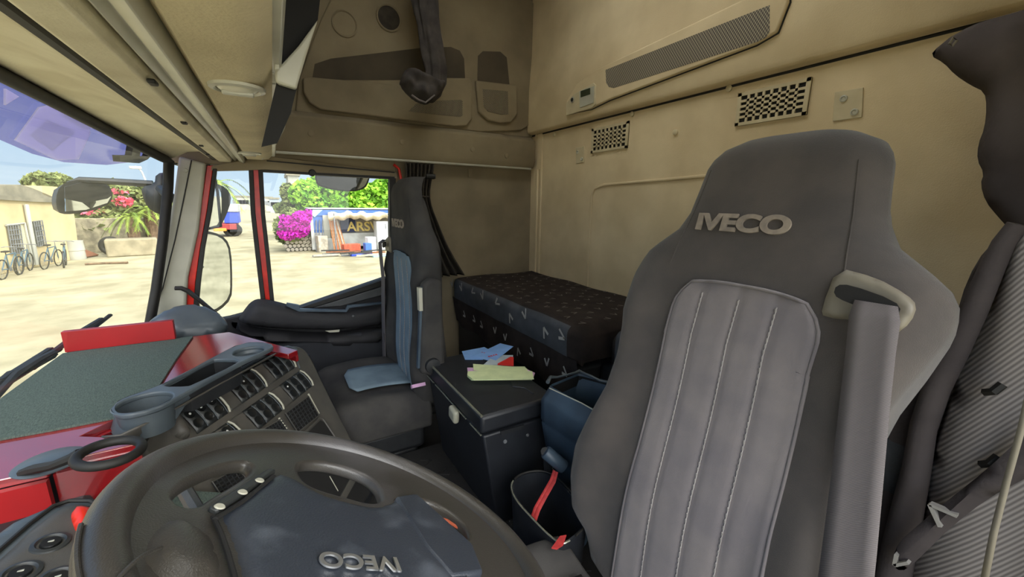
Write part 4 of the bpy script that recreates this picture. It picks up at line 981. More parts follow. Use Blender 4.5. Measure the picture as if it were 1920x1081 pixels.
# ------------------------------------------------------------------ bunk
def vmark(b, p, ex_, ey_, n_, sz, ang, mi=1, th=.0035):
    """woven chevron lying on a surface spanned by ex_,ey_"""
    c_, s_ = math.cos(ang), math.sin(ang); A = ex_*c_+ey_*s_; B = ey_*c_-ex_*s_
    tip = p; e1_ = p+A*sz+B*sz*.42; e2_ = p+A*sz*.8-B*sz*.42
    for e_, w_ in ((e1_, th), (e2_, th*1.25)):
        d = (e_-tip).normalized(); q = d.cross(n_).normalized()*w_
        b.add([tip-q+n_*.0012, tip+q+n_*.0012, e_+q+n_*.0012, e_-q+n_*.0012], [(0, 1, 2, 3)], mi)
def mattress(x0, x1, y0, y1, z0, z1, label, seed):
    rnd = random.Random(seed); b = MB(); nx, ny = 22, 14; r = .035
    prof = []
    for k in range(7): a = math.pi/2*k/6; prof.append((y0-r+r*math.sin(a)*1.0, z1-r+r*math.cos(a)) if False else (y0-r+r*math.sin(a), z1-r+r*math.cos(a)))
    prof = [(y1, z0), (y1, z1-.01), (y1+.01, z1)]+[(y1+.01+(y0-r-y1-.01)*k/ny, z1) for k in range(1, ny+1)]+prof[1:]+[(y0, z1-r-.03), (y0-.002, z0+.02), (y0-.012, z0)]
    rows = []
    for i in range(nx+1):
        x = x0+(x1-x0)*i/nx; e_ = min((x-x0), (x1-x))/.03; q = .03*(1-math.sqrt(max(0, 1-(1-min(1, e_))**2)))
        rows.append([V((x, y-(q if y > y0-.05 else 0), z+(-q+.006*noise.noise(V((x*5, y*5, seed))) if z > z0+.01 else 0))) for y, z in prof])
    b.grid(rows, closed=True, cap=True)
    for i_, f_ in enumerate(b.f):
        if len(f_) == 4 and min(b.v[k].y for k in f_) > y0-.022: b.m[i_] = 3  # front faces get a lighter cloth, window light put into the colour
    ex_, ey_, ez_ = V((1, 0, 0)), V((0, 1, 0)), V((0, 0, 1))
    for i in range(int((x1-x0)/.085)):
        for j in range(int((y0-y1)/.062)):
            x = x0+.04+i*.085+(.04 if j % 2 else 0); y = y0-.07-j*.062
            if x > x1-.04 or y < y1+.03: continue
            vmark(b, V((x+rnd.uniform(-.01, .01), y, z1+.0062*noise.noise(V((x*5, y*5, seed)))+.0015)), ex_, ey_, ez_, .026, rnd.choice((0, 1.6, 3.1, 4.7, .8)), mi=2, th=.0020)
    for i in range(int((x1-x0)/.13)+1):
        x = x0+.06+i*.13
        if x < x1-.03: vmark(b, V((x, y0+.002, z1-.045+rnd.uniform(-.01, .01))), ex_, ez_, V((0, 1, 0)), .040, rnd.choice((.3, 1.2, 2.6, 4.2)), th=.0045)
    o = b.obj('bunk_mattress', [M['bunk'], M['chev'], M['chevdim'], M['bunklit']], ang=60, recalc=True)
    tag(o, label, 'mattress'); return o
mattress(1.00, 2.135, -.85, -1.385, 1.91, 2.04, 'dark bunk mattress section with grey chevrons reaching the passenger side wall', 3)
mattress(.05, .985, -.975, -1.385, 1.90, 2.03, 'dark bunk mattress section with grey chevrons behind the driver seat', 5)
b = MB(); b.bb(1.04, 2.14, -1.385, -.89, FZ, 1.88); b.bb(.02, 1.04, -1.385, -1.0, FZ, 1.88); o = b.obj('under_bunk_locker', M['blackpl'], bevel=.02); tag(o, 'dark locker below the bunk mattress behind the seats', 'locker')
b = MB(); rnd = random.Random(4)
rows = [[V((x, -.855+.012*math.sin(x*23)*(k/5)-.002*k, 1.925-.030*k+.008*noise.noise(V((x*6, k, 2))))) for k in range(6)] for x in [1.0+1.12*i/60 for i in range(61)]]
b.grid(rows)
for i in range(9):
    x = 1.05+i*.11; vmark(b, V((x, -.853+.012*math.sin(x*23)*.5, 1.85)), V((1, 0, 0)), V((0, 0, 1)), V((0, 1, 0)), .034, rnd.choice((.5, 1.5, 4.4)), th=.004)
o = b.obj('bunk_valance', [M['bunk'], M['chev']], recalc=False, ang=80); tag(o, 'dark cloth skirt hanging along the front edge of the bunk mattress', 'bunk skirt')

# ------------------------------------------------------------------ cool box between the seats
TZ = 1.512
fx0, fx1, fy0, fy1 = .895, 1.350, -.439, -.690
cb = thing('cool_box', (1.12, -.57, TZ), 'black plastic cool box with hinged lid and grey latch between the seats', 'cool box')
b = MB(); b.hexa([V((fx0, fy0-.051, TZ)), V((fx1-.02, fy0-.043, TZ)), V((fx1-.02, fy1+.01, TZ)), V((fx0, fy1+.01, TZ))], [V((fx0, fy0-.004, 1.821)), V((fx1, fy0-.004, 1.821)), V((fx1, fy1, 1.821)), V((fx0, fy1, 1.821))]); b.obj('box_body', M['fridge'], cb, bevel=.006, seg=3)
b = MB(); b.bb(fx0-.006, fx1+.004, fy0+.004, fy1, 1.830, 1.884); ld = b.obj('lid', M['fridge'], cb, bevel=.010, seg=3)
b = MB(); b.tube([(fx0+.0, fy0+.000, 1.883), (fx1, fy0+.002, 1.883)], .0038, 8); b.obj('lid_edge', M['edge'], ld)
for a, c_ in ((.0, .07), (.10, .36), (.38, .45)): MB().tube([(fx0+a, fy0+.003, 1.827), (fx0+c_, fy0+.003, 1.827)], .0024, 6).obj('metal_strip', M['edge'], cb)
b = MB(); lc = at(851, 776, Y=fy0+.012); b.box(lc, (.050, .020, .043), Matrix.Rotation(-.12, 3, 'Y')); b.obj('latch', M['grip'], cb, bevel=.009, seg=4)
q = at(947, 827, X=fx0); MB().lathe([(.006, 0), (.005, .003)], q, (-1, 0, 0), 14).obj('screw', M['steel'], cb)
q = at(989, 815, X=fx0); MB().lathe([(.005, 0), (.004, .003)], q, (-1, 0, 0), 14).obj('screw', M['steel'], cb)
b = MB(); b.prism([at(*p, X=fx0-.001) for p in [(938, 807), (982, 795), (983, 801), (939, 814)]], (-.004, 0, 0)); b.obj('hinge_plate', M['blackpl'], cb)
b = MB(); b.tube([at(*p, Z=1.885) for p in [(958, 716), (962, 724), (985, 727), (1000, 738)]], .003, 6); b.obj('lid_groove', M['blackpl'], ld)
LZ = 1.886
def sheet(name, px, z, th, m, label, cat, tilt=None, group=None):
    P = [at(*p[:2], Z=z+(p[2] if len(p) > 2 else 0)) for p in px]
    o = MB().prism(P, (0, 0, th)).obj(name, m, flat=True); tag(o, label, cat, group); return o
lf = thing('leaflet', at(915, 663, Z=LZ), 'pale blue folded leaflet with small red print on the cool box lid', 'leaflet')
MB().prism([at(*p, Z=LZ) for p in [(866, 659), (908, 651), (925, 660), (905, 674), (872, 674)]], (0, 0, .002)).obj('left_page', M['paperb'], lf, flat=True)
pr_ = MB().hexa([at(885, 668, Z=LZ+.003), at(938, 643, Z=LZ+.012), at(963, 649, Z=LZ+.016), at(926, 678, Z=LZ+.004)], [at(885, 668, Z=LZ+.004), at(938, 643, Z=LZ+.013), at(963, 649, Z=LZ+.017), at(926, 678, Z=LZ+.005)]).obj('right_page', M['paperb'], lf, flat=True)
Lr = V((0, -1, 0))
b = MB()
for k in range(5):
    p = at(904+k*4, 660+(k % 2), Z=LZ+.008); b.box(p, (.006, .003, .0006))
b.obj('red_print', M['paperr'], pr_)
b = MB()
for k in range(4):
    p = at(917+k*4.5, 668-k*1.2, Z=LZ+.011); b.tube([p+V((-.005, -.002, 0)), p+V((.003, .003, 0)), p+V((.004, -.004, 0))], .0010, 4)
b.obj('red_print', M['paperr'], pr_)
tk = thing('card_packet', at(937, 678, Z=LZ), 'small white and red card packet half under the blue leaflet', 'packet')
MB().prism([at(*p, Z=LZ) for p in [(903, 689), (927, 668), (962, 668), (962, 686), (950, 684), (930, 686)]], (0, 0, .006)).obj('card', mat('card_grey', rgb(188, 200, 206), .6), tk, flat=True)
MB().prism([at(*p, Z=LZ+.004) for p in [(933, 684), (957, 671), (963, 672), (963, 686)]], (0, 0, .006)).obj('red_end', M['paperr'], tk, flat=True)
pads = thing('receipt_pad', at(938, 700, Z=LZ), 'stack of pale green and pink receipt slips on the cool box lid', 'paper pad')
for i, (px, m_) in enumerate([([(880, 690), (985, 690), (1000, 702), (998, 712), (884, 713), (876, 706)], 'paperg'), ([(876, 690), (950, 694), (990, 694), (1003, 700), (1000, 708), (878, 706)], 'paperp'),
                              ([(887, 683), (960, 688), (984, 688), (990, 697), (940, 697), (888, 694)], 'paperg'), ([(877, 697), (960, 693), (998, 697), (1001, 711), (888, 713), (876, 704)], 'paperg')]):
    MB().prism([at(*p, Z=LZ+.003*i) for p in px], (0, 0, .0028)).obj('slip', M[m_], pads, flat=True)

# storage bin beside the driver seat
bn = thing('storage_bin', (.78, -.68, TZ), 'blue grey plastic console bin with open top and torn silver lip beside the driver seat', 'bin')
Tz = 1.949
T = [at(1029, 722, Z=Tz), at(1085, 699, Z=Tz), at(1150, 716, Z=Tz), at(1116, 768, Z=Tz)]
ctr = sum(T, V())/4
def chamfer(P, t):
    q = []
    for i in range(len(P)):
        a, b_, c_ = P[i-1], P[i], P[(i+1) % len(P)]; q += [b_.lerp(a, t), b_.lerp(a, t*.3).lerp(b_.lerp(c_, t*.3), .5), b_.lerp(c_, t)]
    return q
def ring_(sc, z, dx=0, dy=0): return chamfer([V((ctr.x+(p.x-ctr.x)*sc+dx, ctr.y+(p.y-ctr.y)*sc+dy, z)) for p in T], .12)
b = MB(); b.grid([ring_(.90, 1.811), ring_(.97, Tz-.004), ring_(1.0, Tz), ring_(1.06, Tz-.025, .0, .012), ring_(1.08, 1.913, .0, .020), ring_(1.08, 1.854, -.004, .022), ring_(1.06, 1.849, -.004, .020), ring_(1.07, 1.841, -.004, .02), ring_(1.02, 1.751, -.01, .01), ring_(.8, 1.726, -.01, .0), ring_(.8, TZ)], closed=True)
bs = b.obj('bin_shell', M['bin'], bn, recalc=False, ang=60)
b = MB(); rr1 = ring_(.93, 1.82); b.add(rr1, [tuple(range(len(rr1)))]); b.grid([ring_(.96, Tz-.006), rr1], closed=True); b.obj('bin_cavity', M['dark'], bn, recalc=False)
b = MB(); rl_ = [at(*p, Z=Tz+.004) for p in [(1027, 716), (1032, 708), (1045, 705), (1060, 703), (1078, 700), (1086, 694), (1098, 701), (1110, 707), (1125, 712), (1140, 716)]]
b.tube([p+V((0, 0, .003*math.sin(i*2.1))) for i, p in enumerate(rl_)], [.006, .005, .0035, .003, .004, .006, .004, .004, .0035, .004], 7); b.obj('torn_lip', M['traypl'], bs, ang=80)
b = MB(); b.tube([at(*p, Z=Tz+.001) for p in [(1030, 727), (1060, 741), (1090, 755), (1113, 768)]], .0016, 5); b.obj('front_lip', M['silver'], bs)
# hand brake lever and small bin in front
hb_ = thing('brake_lever', at(1040, 862, X=.75), 'short black cylindrical lever grip above the small open bin', 'lever')
A_, B_ = at(1022, 846, X=.767), at(1058, 876, X=.733)
MB().lathe([(.016, 0), (.018, .004), (.018, (B_-A_).length-.004), (.016, (B_-A_).length)], A_, B_-A_, 24).obj('grip', M['bluegrey'], hb_)
MB().tube([A_, A_+V((.03, -.03, -.05)), V((.79, -.62, TZ))], .012, 8).obj('lever_arm', M['blackpl'], hb_)
zb = 1.726
bp_ = [at(*p, Z=zb) for p in [(957, 915), (962, 900), (978, 888), (1000, 883), (1025, 884), (1050, 898), (1090, 945), (1110, 975), (1060, 1025), (1035, 1010), (1000, 975), (968, 940)]]
bc = sum(bp_, V())/len(bp_); bp_ = smooth_poly(bp_, 2)
cbn = thing('floor_bin', (bc.x, bc.y, TZ), 'small black open oblong bin on the floor beside the driver seat', 'bin')
b = MB(); b.grid([[p+V((0, 0, -.213))*1+(bc-p)*.15 for p in bp_], bp_, [p+(bc-p).normalized()*.006 for p in bp_], [p+V((0, 0, -.17))+(bc-p)*.18 for p in bp_]], closed=True); low_ = [p+V((0, 0, -.17))+(bc-p)*.18 for p in bp_]; b.add(low_, [tuple(range(len(low_)))])
sh_ = b.obj('bin_wall', M['fridge'], cbn, recalc=False); rim_ = [p+V((0, 0, .002)) for p in bp_]
MB().tube(rim_[-18:]+rim_[:3], .0022, 6).obj('bright_rim', M['edge'], sh_); MB().tube(rim_[3:-18], .0025, 6).obj('rim', M['rubber'], sh_)
b = MB(); sp_ = [at(1044, 884, X=.733), at(1038, 902, X=.724), at(1022, 930, X=.716), at(1008, 955, X=.707), at(998, 985, X=.70), at(994, 1016, X=.70)]
b.tube(sp_, [.004, .006, .006, .007, .007, .005], 6, flat=.35); b.tube([p+V((.006, .004, .002)) for p in sp_], .0035, 6, flat=.4); o = b.obj('red_strap', M['strapred'], ang=70); tag(o, 'thin red strap hanging from the lever grip into the small bin', 'strap')
o = sheet('pink_tag', [(1034, 1028), (1050, 1006), (1062, 1004), (1056, 1022), (1044, 1030)], 1.734, .003, M['strapred'], 'small pink tag lying at the rim of the small open bin', 'tag')

# ------------------------------------------------------------------ curtains and hanging clothes
ct = thing('side_curtain', (2.08, -.62, 2.05), 'dark gathered curtain hanging behind the passenger seat at the door pillar', 'curtain')
rows = []; NR = 22; edge = [(2.655, .155), (2.60, .145), (2.52, .125), (2.44, .135), (2.36, .17), (2.26, .21), (2.16, .26), (2.05, .33)]
for i in range(len(edge)):
    z, wd = edge[i]; row = []
    for j in range(49):
        t = j/48; row.append(V((2.12-.028*(1+math.sin(t*7.5*2*math.pi+i*.15))*(.7 if i in (2, 3) else 1)-.01*math.sin(i), -.595-wd*t*1.0, z)))
    rows.append(row)
b = MB(); b.grid(rows); b.obj('cloth', M['curtain'], ct, solid=.003, recalc=False, ang=80, sub=1)
b = MB(); b.tube([(2.13, -.59, 2.50), (2.05, -.62, 2.49), (2.05, -.70, 2.485), (2.13, -.73, 2.49)], .008, 8, flat=.5); b.obj('tie_band', M['curtain'], ct)
b = MB(); b.lathe([(.013, 0), (.014, .035), (.010, .045)], at(800, 330, X=2.06), at(818, 331, X=2.04)-at(800, 330, X=2.06), 14); b.obj('end_knob', M['rubber'], ct)
# dark cloth hanging from the roof
hc = thing('hanging_jacket', at(800, 190, X=1.98), 'dark crumpled cloth hanging in a bundle before the side pockets', 'cloth')
b = MB(); cl = [(800, -60), (798, -10), (800, 30), (806, 65), (812, 95), (816, 125), (817, 155), (812, 178), (806, 192)]; wd = [.062, .058, .054, .05, .050, .050, .046, .034, .014]
P = []; rows = []
for i in range(41):
    t = i/40*(len(cl)-1); k = min(int(t), len(cl)-2); f = t-k
    c_ = at(cl[k][0]*(1-f)+cl[k+1][0]*f, cl[k][1]*(1-f)+cl[k+1][1]*f, X=1.97); r_ = wd[k]*(1-f)+wd[k+1]*f
    rows.append([c_+V((math.sin(a)*.55*q, math.cos(a)*q, 0)) for n2 in range(36) for a in [2*math.pi*n2/36] for q in [r_*(1+.16*math.sin(a*5+i*.11)+.07*math.sin(a*11-i*.2)+.16*noise.noise(V((math.cos(a)*2, math.sin(a)*2, i*.12))))]])
b.grid(rows, closed=True, cap=True); b.obj('hanging_cloth', M['cloth'], hc, ang=80)
b = MB(); Q = V((1.93, 0, 0)); pillow(b, [at(*p, X=1.93) for p in [(748, 160), (752, 145), (762, 128), (778, 127), (800, 140), (822, 150), (834, 150), (834, 165), (812, 188), (800, 197), (785, 194), (768, 182)]], (-1, 0, 0),   .05, .8, .008, nz=.022, nsc=26, D=.045, smooth=1); b.obj('crumpled_knot', M['cloth'], hc, ang=80)
b = MB(); b.tube([at(*p, X=1.885) for p in [(772, 178), (785, 187), (798, 192), (815, 178)]], .004, 6); b.obj('pale_edge', M['seatpad'], hc)
# jacket at the rear right
jk = thing('hanging_coat', at(1880, 440, Y=-1.22), 'dark coat hanging at the rear wall on the far right', 'coat')
b = MB(); J = [(1744, 104), (1760, 86), (1800, 58), (1840, 40), (1880, 30), (1930, 15), (1990, 0), (1990, 470), (1925, 440), (1895, 432), (1870, 405), (1848, 378), (1838, 345), (1845, 325), (1832, 300), (1834, 270), (1846, 240), (1850, 200), (1846, 172), (1820, 160), (1790, 140), (1770, 118)]
pillow(b, [at(*p, Y=-1.20) for p in J], (0, 1, 0), .05, .5, .015, nz=.018, nsc=9, D=.07, smooth=1); b.obj('coat_cloth', M['jacket'], jk, ang=80)
b = MB()
for q_ in ((1786, 74), (1796, 90)): b.tube([at(q_[0]-6, q_[1]+8, Y=-1.135), at(q_[0]+2, q_[1]-4, Y=-1.135), at(q_[0]+8, q_[1]+2, Y=-1.135), at(q_[0], q_[1]+12, Y=-1.135)], .0024, 6, closed=True) if q_[0] < 1790 else None
b.obj('buckle', M['guide'], jk)
# ribbed grey and black bedding bundle behind the driver seat
bd = thing('bedding_bundle', at(1850, 1000, Y=-.95), 'grey ribbed and black padded bedding bundle on the far right behind the driver seat', 'bedding')
HP = [(1905, 425), (1990, 400), (1990, 1200), (1690, 1200), (1705, 1060), (1735, 930), (1745, 850), (1785, 730), (1830, 620), (1865, 540), (1885, 470)]
b = MB(); pillow(b, [at(*p, Y=-.98) for p in HP], (0, 1, 0), .055, .5, .02, nz=.012, nsc=7, D=.10, smooth=1); b.obj('ribbed_face', M['herr'], bd, ang=80)
b = MB(); pillow(b, [at(*p, Y=-1.0) for p in [(1790, 560), (1800, 700), (1760, 900), (1720, 1200), (1560, 1200), (1600, 900), (1680, 680), (1740, 580)]], (0, 1, 0), .02, .5, .03, smooth=1); b.obj('black_padding', M['jacket'], bd, ang=80); b = MB()
E_ = [(1908, 420), (1882, 455), (1856, 510), (1826, 580), (1790, 655), (1756, 725), (1731, 800), (1718, 880), (1698, 970), (1674, 1080), (1664, 1180)]
b.tube([at(*p, Y=-.955) for p in E_], [.014, .016, .018, .020, .022, .022, .022, .024, .028, .032, .034], 12, flat=.8); b.obj('black_edge', M['jacket'], bd, ang=80)
b = MB(); pillow(b, [at(*p, Y=-1.04) for p in [(1785, 640), (1800, 560), (1830, 490), (1870, 445), (1900, 440), (1880, 520), (1840, 600), (1800, 690), (1760, 760), (1762, 700)]], (0, 1, 0), .03, .5, .015, nz=.008, nsc=14, smooth=1); b.obj('black_flap', M['jacket'], bd, ang=80)
BP = [(1672, 1050), (1685, 1015), (1720, 985), (1780, 935), (1850, 880), (1925, 810), (1990, 760), (1990, 860), (1925, 895), (1850, 935), (1780, 990), (1735, 1035), (1700, 1068), (1680, 1068)]
b = MB(); BB = [at(*p, Y=-.90) for p in BP]; pillow(b, BB, (0, 1, 0), .012, 1, .014, D=.02, smooth=1); bdn = b.obj('black_band', M['jacket'], bd, ang=80)
def bigv(tip, e1_, e2_, Y):
    m = MB()
    for e_ in (e1_, e2_):
        a = at(*tip, Y=Y); c_ = at(*e_, Y=Y); d = (c_-a).normalized(); q = V((d.z, 0, -d.x))*.0035; m.prism([a-q*.7, a+q*.7, c_+q*.7, c_-q*.7], (0, -.012, 0))
    m.obj('chevron_mark', M['chev'], bdn)
bigv((1742, 946), (1762, 988), (1794, 968), -.885); bigv((1676, 1060), (1680, 1040), (1702, 1055), -.885); bigv((1790, 640), (1792, 618), (1778, 640), -.98)
b = MB(); b.grid([[at(x+dx, y, Y=-.70) for dx in (0, 16)] for x, y in [(1930, 700), (1908, 800), (1880, 900), (1855, 1000), (1835, 1100)]]); b.obj('pale_strap', M['guide'], bd, solid=.002, recalc=False)
for p, q_ in (((1846, 735), (1880, 720)), ((1840, 870), (1872, 855))):
    b = MB(); b.tube([at(*p, Y=-.915), at((p[0]+q_[0])/2, (p[1]+q_[1])/2+6, Y=-.91), at(*q_, Y=-.915)], .006, 6); b.obj('strap_loop', M['rubber'], bd)

# ------------------------------------------------------------------ outside the windscreen
sv = thing('sun_visor', at_ws(180, 300, .18), 'translucent purple outer sun visor across the top of the windscreen', 'sun visor')
low = [(-420, 60), (-200, 165), (-60, 235), (0, 262), (60, 288), (120, 304), (200, 309), (245, 304), (285, 294), (311, 286)]
rows = []
Lw = [at_ws(px, py, .20) for px, py in low]
rows = [[p+V((0, -.17*t, .30*t)) for p in Lw] for t in (0, .25, .5, .75, 1)]
b = MB(); b.grid(rows); vs_ = b.obj('visor_sheet', M['visor'], sv, recalc=False)
def on_visor(px, py):
    # plane patch of the visor around that pixel
    d = ray(px, py); best = None
    for i in range(len(Lw)-1):
        a, c_ = Lw[i], Lw[i+1]; n = (c_-a).cross(V((0, -.17, .30))).normalized(); den = d.dot(n)
        if abs(den) < 1e-6: continue
        P = CAM+d*((a-CAM).dot(n)/den); t = (P-a).dot(c_-a)/(c_-a).length_squared
        if -.02 <= t <= 1.02: return P
    return CAM+d*((Lw[2]-CAM).length)
def vplate(px, m, name, par, th=.004):
    P = [on_visor(*p) for p in px]; b = MB(); b.prism([p+V((0, -.006, 0)) for p in P], (0, -th, 0)); return b.obj(name, m, par)
vplate([(20, 262), (65, 200), (85, 196), (160, 236), (162, 250), (140, 298), (100, 300)], M['visorlite'], 'pale_reflection', sv)  # reflection in the visor, modelled as pale translucent plates
vplate([(48, 252), (80, 224), (132, 246), (90, 280)], M['visorlite'], 'reflection_patch', sv)
vplate([(0, 165), (26, 180), (0, 196)], M['visorlite'], 'reflection_patch', sv)
br = M['blkm']
vplate([(236, 256), (250, 260), (246, 292), (262, 292), (272, 268), (284, 274), (262, 298), (245, 305), (208, 302), (206, 290), (230, 290)], br, 'bracket', sv, .02)
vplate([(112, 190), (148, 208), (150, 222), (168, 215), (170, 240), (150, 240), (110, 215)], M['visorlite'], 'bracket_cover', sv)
# front look-down mirror and arm
fm = thing('front_mirror', at(180, 370, X=2.45), 'dark shelled front mirror on a black arm outside the windscreen', 'mirror')
XM = 2.45
Nm = V((-.62, -.76, -.04)).normalized(); Pm = at(160, 372, X=XM)
b = MB(); pillow(b, [atp(*p, Pm, Nm) for p in [(104, 372), (112, 348), (135, 337), (175, 336), (203, 345), (212, 362), (208, 380), (185, 392), (150, 399), (124, 402), (108, 398)]], -Nm, .07, .05, .02, smooth=1); b.obj('mirror_shell', M['blkm'], fm, ang=70)
b = MB(); b.prism([atp(*p, Pm+Nm*.02, Nm) for p in [(120, 350), (150, 342), (196, 348), (208, 366), (200, 380), (160, 393), (122, 396)]], Nm*.004); b.obj('mirror_glass', M['mirror'], fm)
b = MB(); b.prism([atp(*p, Pm+Nm*.026, Nm) for p in [(120, 350), (150, 342), (196, 348), (209, 366), (200, 372), (160, 380), (121, 372)]], Nm*.004); b.obj('shell_lower_lip', M['blkm'], fm)
b = MB(); b.tube([at(*p, X=XM) for p in [(130, 345), (150, 337), (210, 340), (287, 345)]], [.012, .013, .014, .016], 8); b.obj('arm', M['blkm'], fm)
b = MB(); pillow(b, [at(*p, X=XM-.03) for p in [(264, 350), (290, 345), (292, 325), (320, 322), (318, 360), (312, 400), (296, 402), (276, 388), (268, 370)]], (-1, 0, 0), .03, .6, .025, smooth=1); b.obj('mounting_foot', M['blkm'], fm, ang=70)
MB().tube([at(300, 352, X=XM-.02), V((W+.03, .36, 2.46))], .02, 8).obj('foot_bolt', M['blkm'], fm)
b = MB(); b.tube([at(*p, X=XM) for p in [(140, 342), (150, 335), (165, 335), (172, 340)]], .003, 6); b.obj('cable', M['rubber'], fm)
# side mirrors
Nn = V((-.64, -.77, -.03)).normalized()
def side_mirror(outer, inner, P, label, depth=.09):
    r = thing('side_mirror', P-V((0, 0, .2)), label, 'mirror', 'mirrors on the passenger door')
    MB().tube([V((W+.04, .36, P.z+.05)), P-Nn*.05], .012, 6).obj('arm', M['blkm'], r)
    b = MB(); pillow(b, [atp(*p, P, Nn) for p in outer], -Nn, depth, .04, .03, smooth=1); b.obj('mirror_shell', M['blkm'], r, ang=70)
    b = MB(); b.prism(smooth_poly([atp(*p, P+Nn*.012, Nn) for p in inner], 1), Nn*.004); b.obj('mirror_glass', M['mirror'], r); return r
Ps = at(400, 500, X=2.62)
side_mirror([(368, 432), (400, 434), (424, 446), (434, 470), (436, 530), (434, 560), (412, 582), (388, 592), (372, 590)], [(370, 438), (400, 439), (420, 450), (429, 472), (431, 530), (429, 556), (410, 576), (388, 584), (372, 582)], Ps, 'large tall rectangular side mirror, the lower of two seen through the quarter window')
side_mirror([(372, 345), (390, 342), (415, 346), (430, 358), (434, 375), (424, 405), (412, 426), (385, 432), (370, 430)], [(378, 350), (400, 349), (412, 354), (415, 380), (412, 420), (385, 427), (376, 424)], Ps+V((0, 0, .02)), 'smaller upper side mirror above the tall one outside the quarter window')
b = MB(); b.tube([V((W+.04, .33, 2.60))]+[at(*p, X=2.5) for p in [(402, 330), (408, 360), (414, 424), (372, 432)]]+[V((W+.04, .33, 2.25))], .007, 6); b.obj('arm', M['blkm'], tag(thing('mirror_bracket', at(372, 432, X=2.5), 'thin black mirror bracket outside the quarter window', 'bracket')))
b = MB(); pm_ = thing('kerb_mirror', at(640, 355, X=2.42), 'wide kerb mirror with black rim hanging above the door window outside', 'mirror', 'mirrors on the passenger door')
Nk = V((-.80, .0, -.60)).normalized(); Pk = at(640, 335, X=2.42)
MB().tube([V((W+.03, -.30, 2.72)), V((2.45, -.32, 2.74)), Pk-Nk*.03], .014, 8).obj('arm', M['rubber'], pm_)
pillow(b, [atp(*p, Pk, Nk) for p in [(590, 312), (695, 318), (692, 340), (684, 354), (660, 360), (625, 356), (600, 350), (591, 342)]], -Nk, .06, .05, .02, smooth=1); b.obj('mirror_shell', M['rubber'], pm_, ang=70)
b = MB(); b.prism(smooth_poly([atp(*p, Pk+Nk*.01, Nk) for p in [(593, 314), (692, 320), (689, 339), (681, 351), (660, 357), (626, 353), (602, 347), (594, 340)]], 1), Nk*.003); b.obj('mirror_glass', M['mirror'], pm_)
# wiper arms
def wiper(name_pts, label):
    r = thing('wiper', at_ws(*name_pts[0][0], .03), label, 'wiper', 'windscreen wipers')
    for i, (L, rad) in enumerate(zip(name_pts, (.010, .008, .012))):
        MB().tube([at_ws(px, py, .035+.01*i) for px, py in L], rad, 6, flat=.7).obj(('wiper_arm', 'wiper_blade', 'wiper_pivot')[i], M['rubber'], r)
wiper([[(60, 690), (105, 656), (150, 622), (190, 598)], [(150, 640), (175, 615), (207, 590)], [(-20, 735), (20, 700), (60, 688), (100, 664)]], 'black windscreen wiper arm pointing up behind the red plank')
wiper([[(-10, 745), (30, 700), (75, 672), (110, 655)], [(-20, 760), (20, 715), (60, 690), (100, 668)], [(0, 715), (40, 690), (95, 655)]], 'black windscreen wiper lying low at the left frame edge')

# ------------------------------------------------------------------ the yard
GZ = G
b = MB(); b.add([(-40, -80, GZ), (400, -80, GZ), (400, 120, GZ), (-40, 120, GZ)], [(0, 1, 2, 3)])
struct(b.obj('ground', M['ground'], recalc=False), 'pale dusty concrete yard')
def gp(px, py): return at(px, py, Z=GZ)
ORD = ['first', 'second', 'third', 'fourth', 'fifth', 'sixth', 'seventh', 'eighth', 'ninth', 'tenth', 'eleventh', 'twelfth', 'thirteenth', 'fourteenth', 'fifteenth', 'sixteenth', 'seventeenth', 'eighteenth']
# --- cream building on the left
Ba = gp(-40, 523); Bb = gp(150, 484); bdv = (Bb-Ba); bdv.z = 0; BL = bdv.length; bdv.normalize(); bN = V((bdv.y, -bdv.x, 0))   # bN towards us
def BF(px, py, off=0): return atp(px, py, Ba+bN*off, bN)
bld = thing('yard_building', Ba, 'long low cream rendered building with grey roof on the left side of the yard', 'building')
topL, topR = BF(-40, 355), BF(104, 376)
H = BF(150, 398).z
zw_ = BF(-40, 366).z; Bx = Ba-bdv*16
poly = [V((Bx.x, Bx.y, GZ)), V((Bb.x, Bb.y, GZ)), BF(139, 398), BF(112, 376), BF(60, 374), BF(-40, 366), V((Bx.x, Bx.y, zw_))]
b = MB(); b.prism(poly, -bN*6); b.obj('wall', M['stucco'], bld, bevel=.02)
b = MB(); b.prism([V((Bx.x, Bx.y, zw_)), V((Bx.x, Bx.y, BF(-40, 348).z)), BF(-40, 348), BF(40, 346), BF(60, 352), BF(112, 374), BF(112, 378), BF(60, 376), BF(-40, 367)], -bN*5); 
b.prism([p+bN*.12 for p in [BF(-40, 363), BF(60, 371), BF(112, 374), BF(112, 380), BF(60, 378), BF(-40, 372)]], -bN*.3); b.obj('roof', M['roofg'], bld)
b = MB(); b.prism([p for p in [BF(78, 348), BF(108, 350), BF(108, 376), BF(80, 364)]], -bN*4); b.obj('upper_block', M['stucco'], bld)
def grille(q4, nx, nz, name, m, frame=True):
    P = [BF(*p, .02) for p in q4]
    b = MB(); b.prism(P, -bN*.05); f = b.obj(name, m, bld)
    b = MB()
    for i in range(nx+1):
        t = i/nx; b.tube([P[0].lerp(P[1], t)+bN*.05, P[3].lerp(P[2], t)+bN*.05], .018, 5)
    for i in range(nz+1):
        t = i/nz; b.tube([P[0].lerp(P[3], t)+bN*.05, P[1].lerp(P[2], t)+bN*.05], .018, 5)
    b.obj('window_bars', M['steel'], f)
grille([(11, 423), (34, 421), (42, 475), (20, 476)], 5, 6, 'barred_opening', mat('opening_grey', rgb(120, 112, 90), .9))
b = MB(); b.prism([BF(*p, .015) for p in [(32, 421), (46, 419), (62, 495), (46, 498)]], -bN*.05); b.obj('door', mat('pale_door', rgb(186, 178, 150), .8), bld)
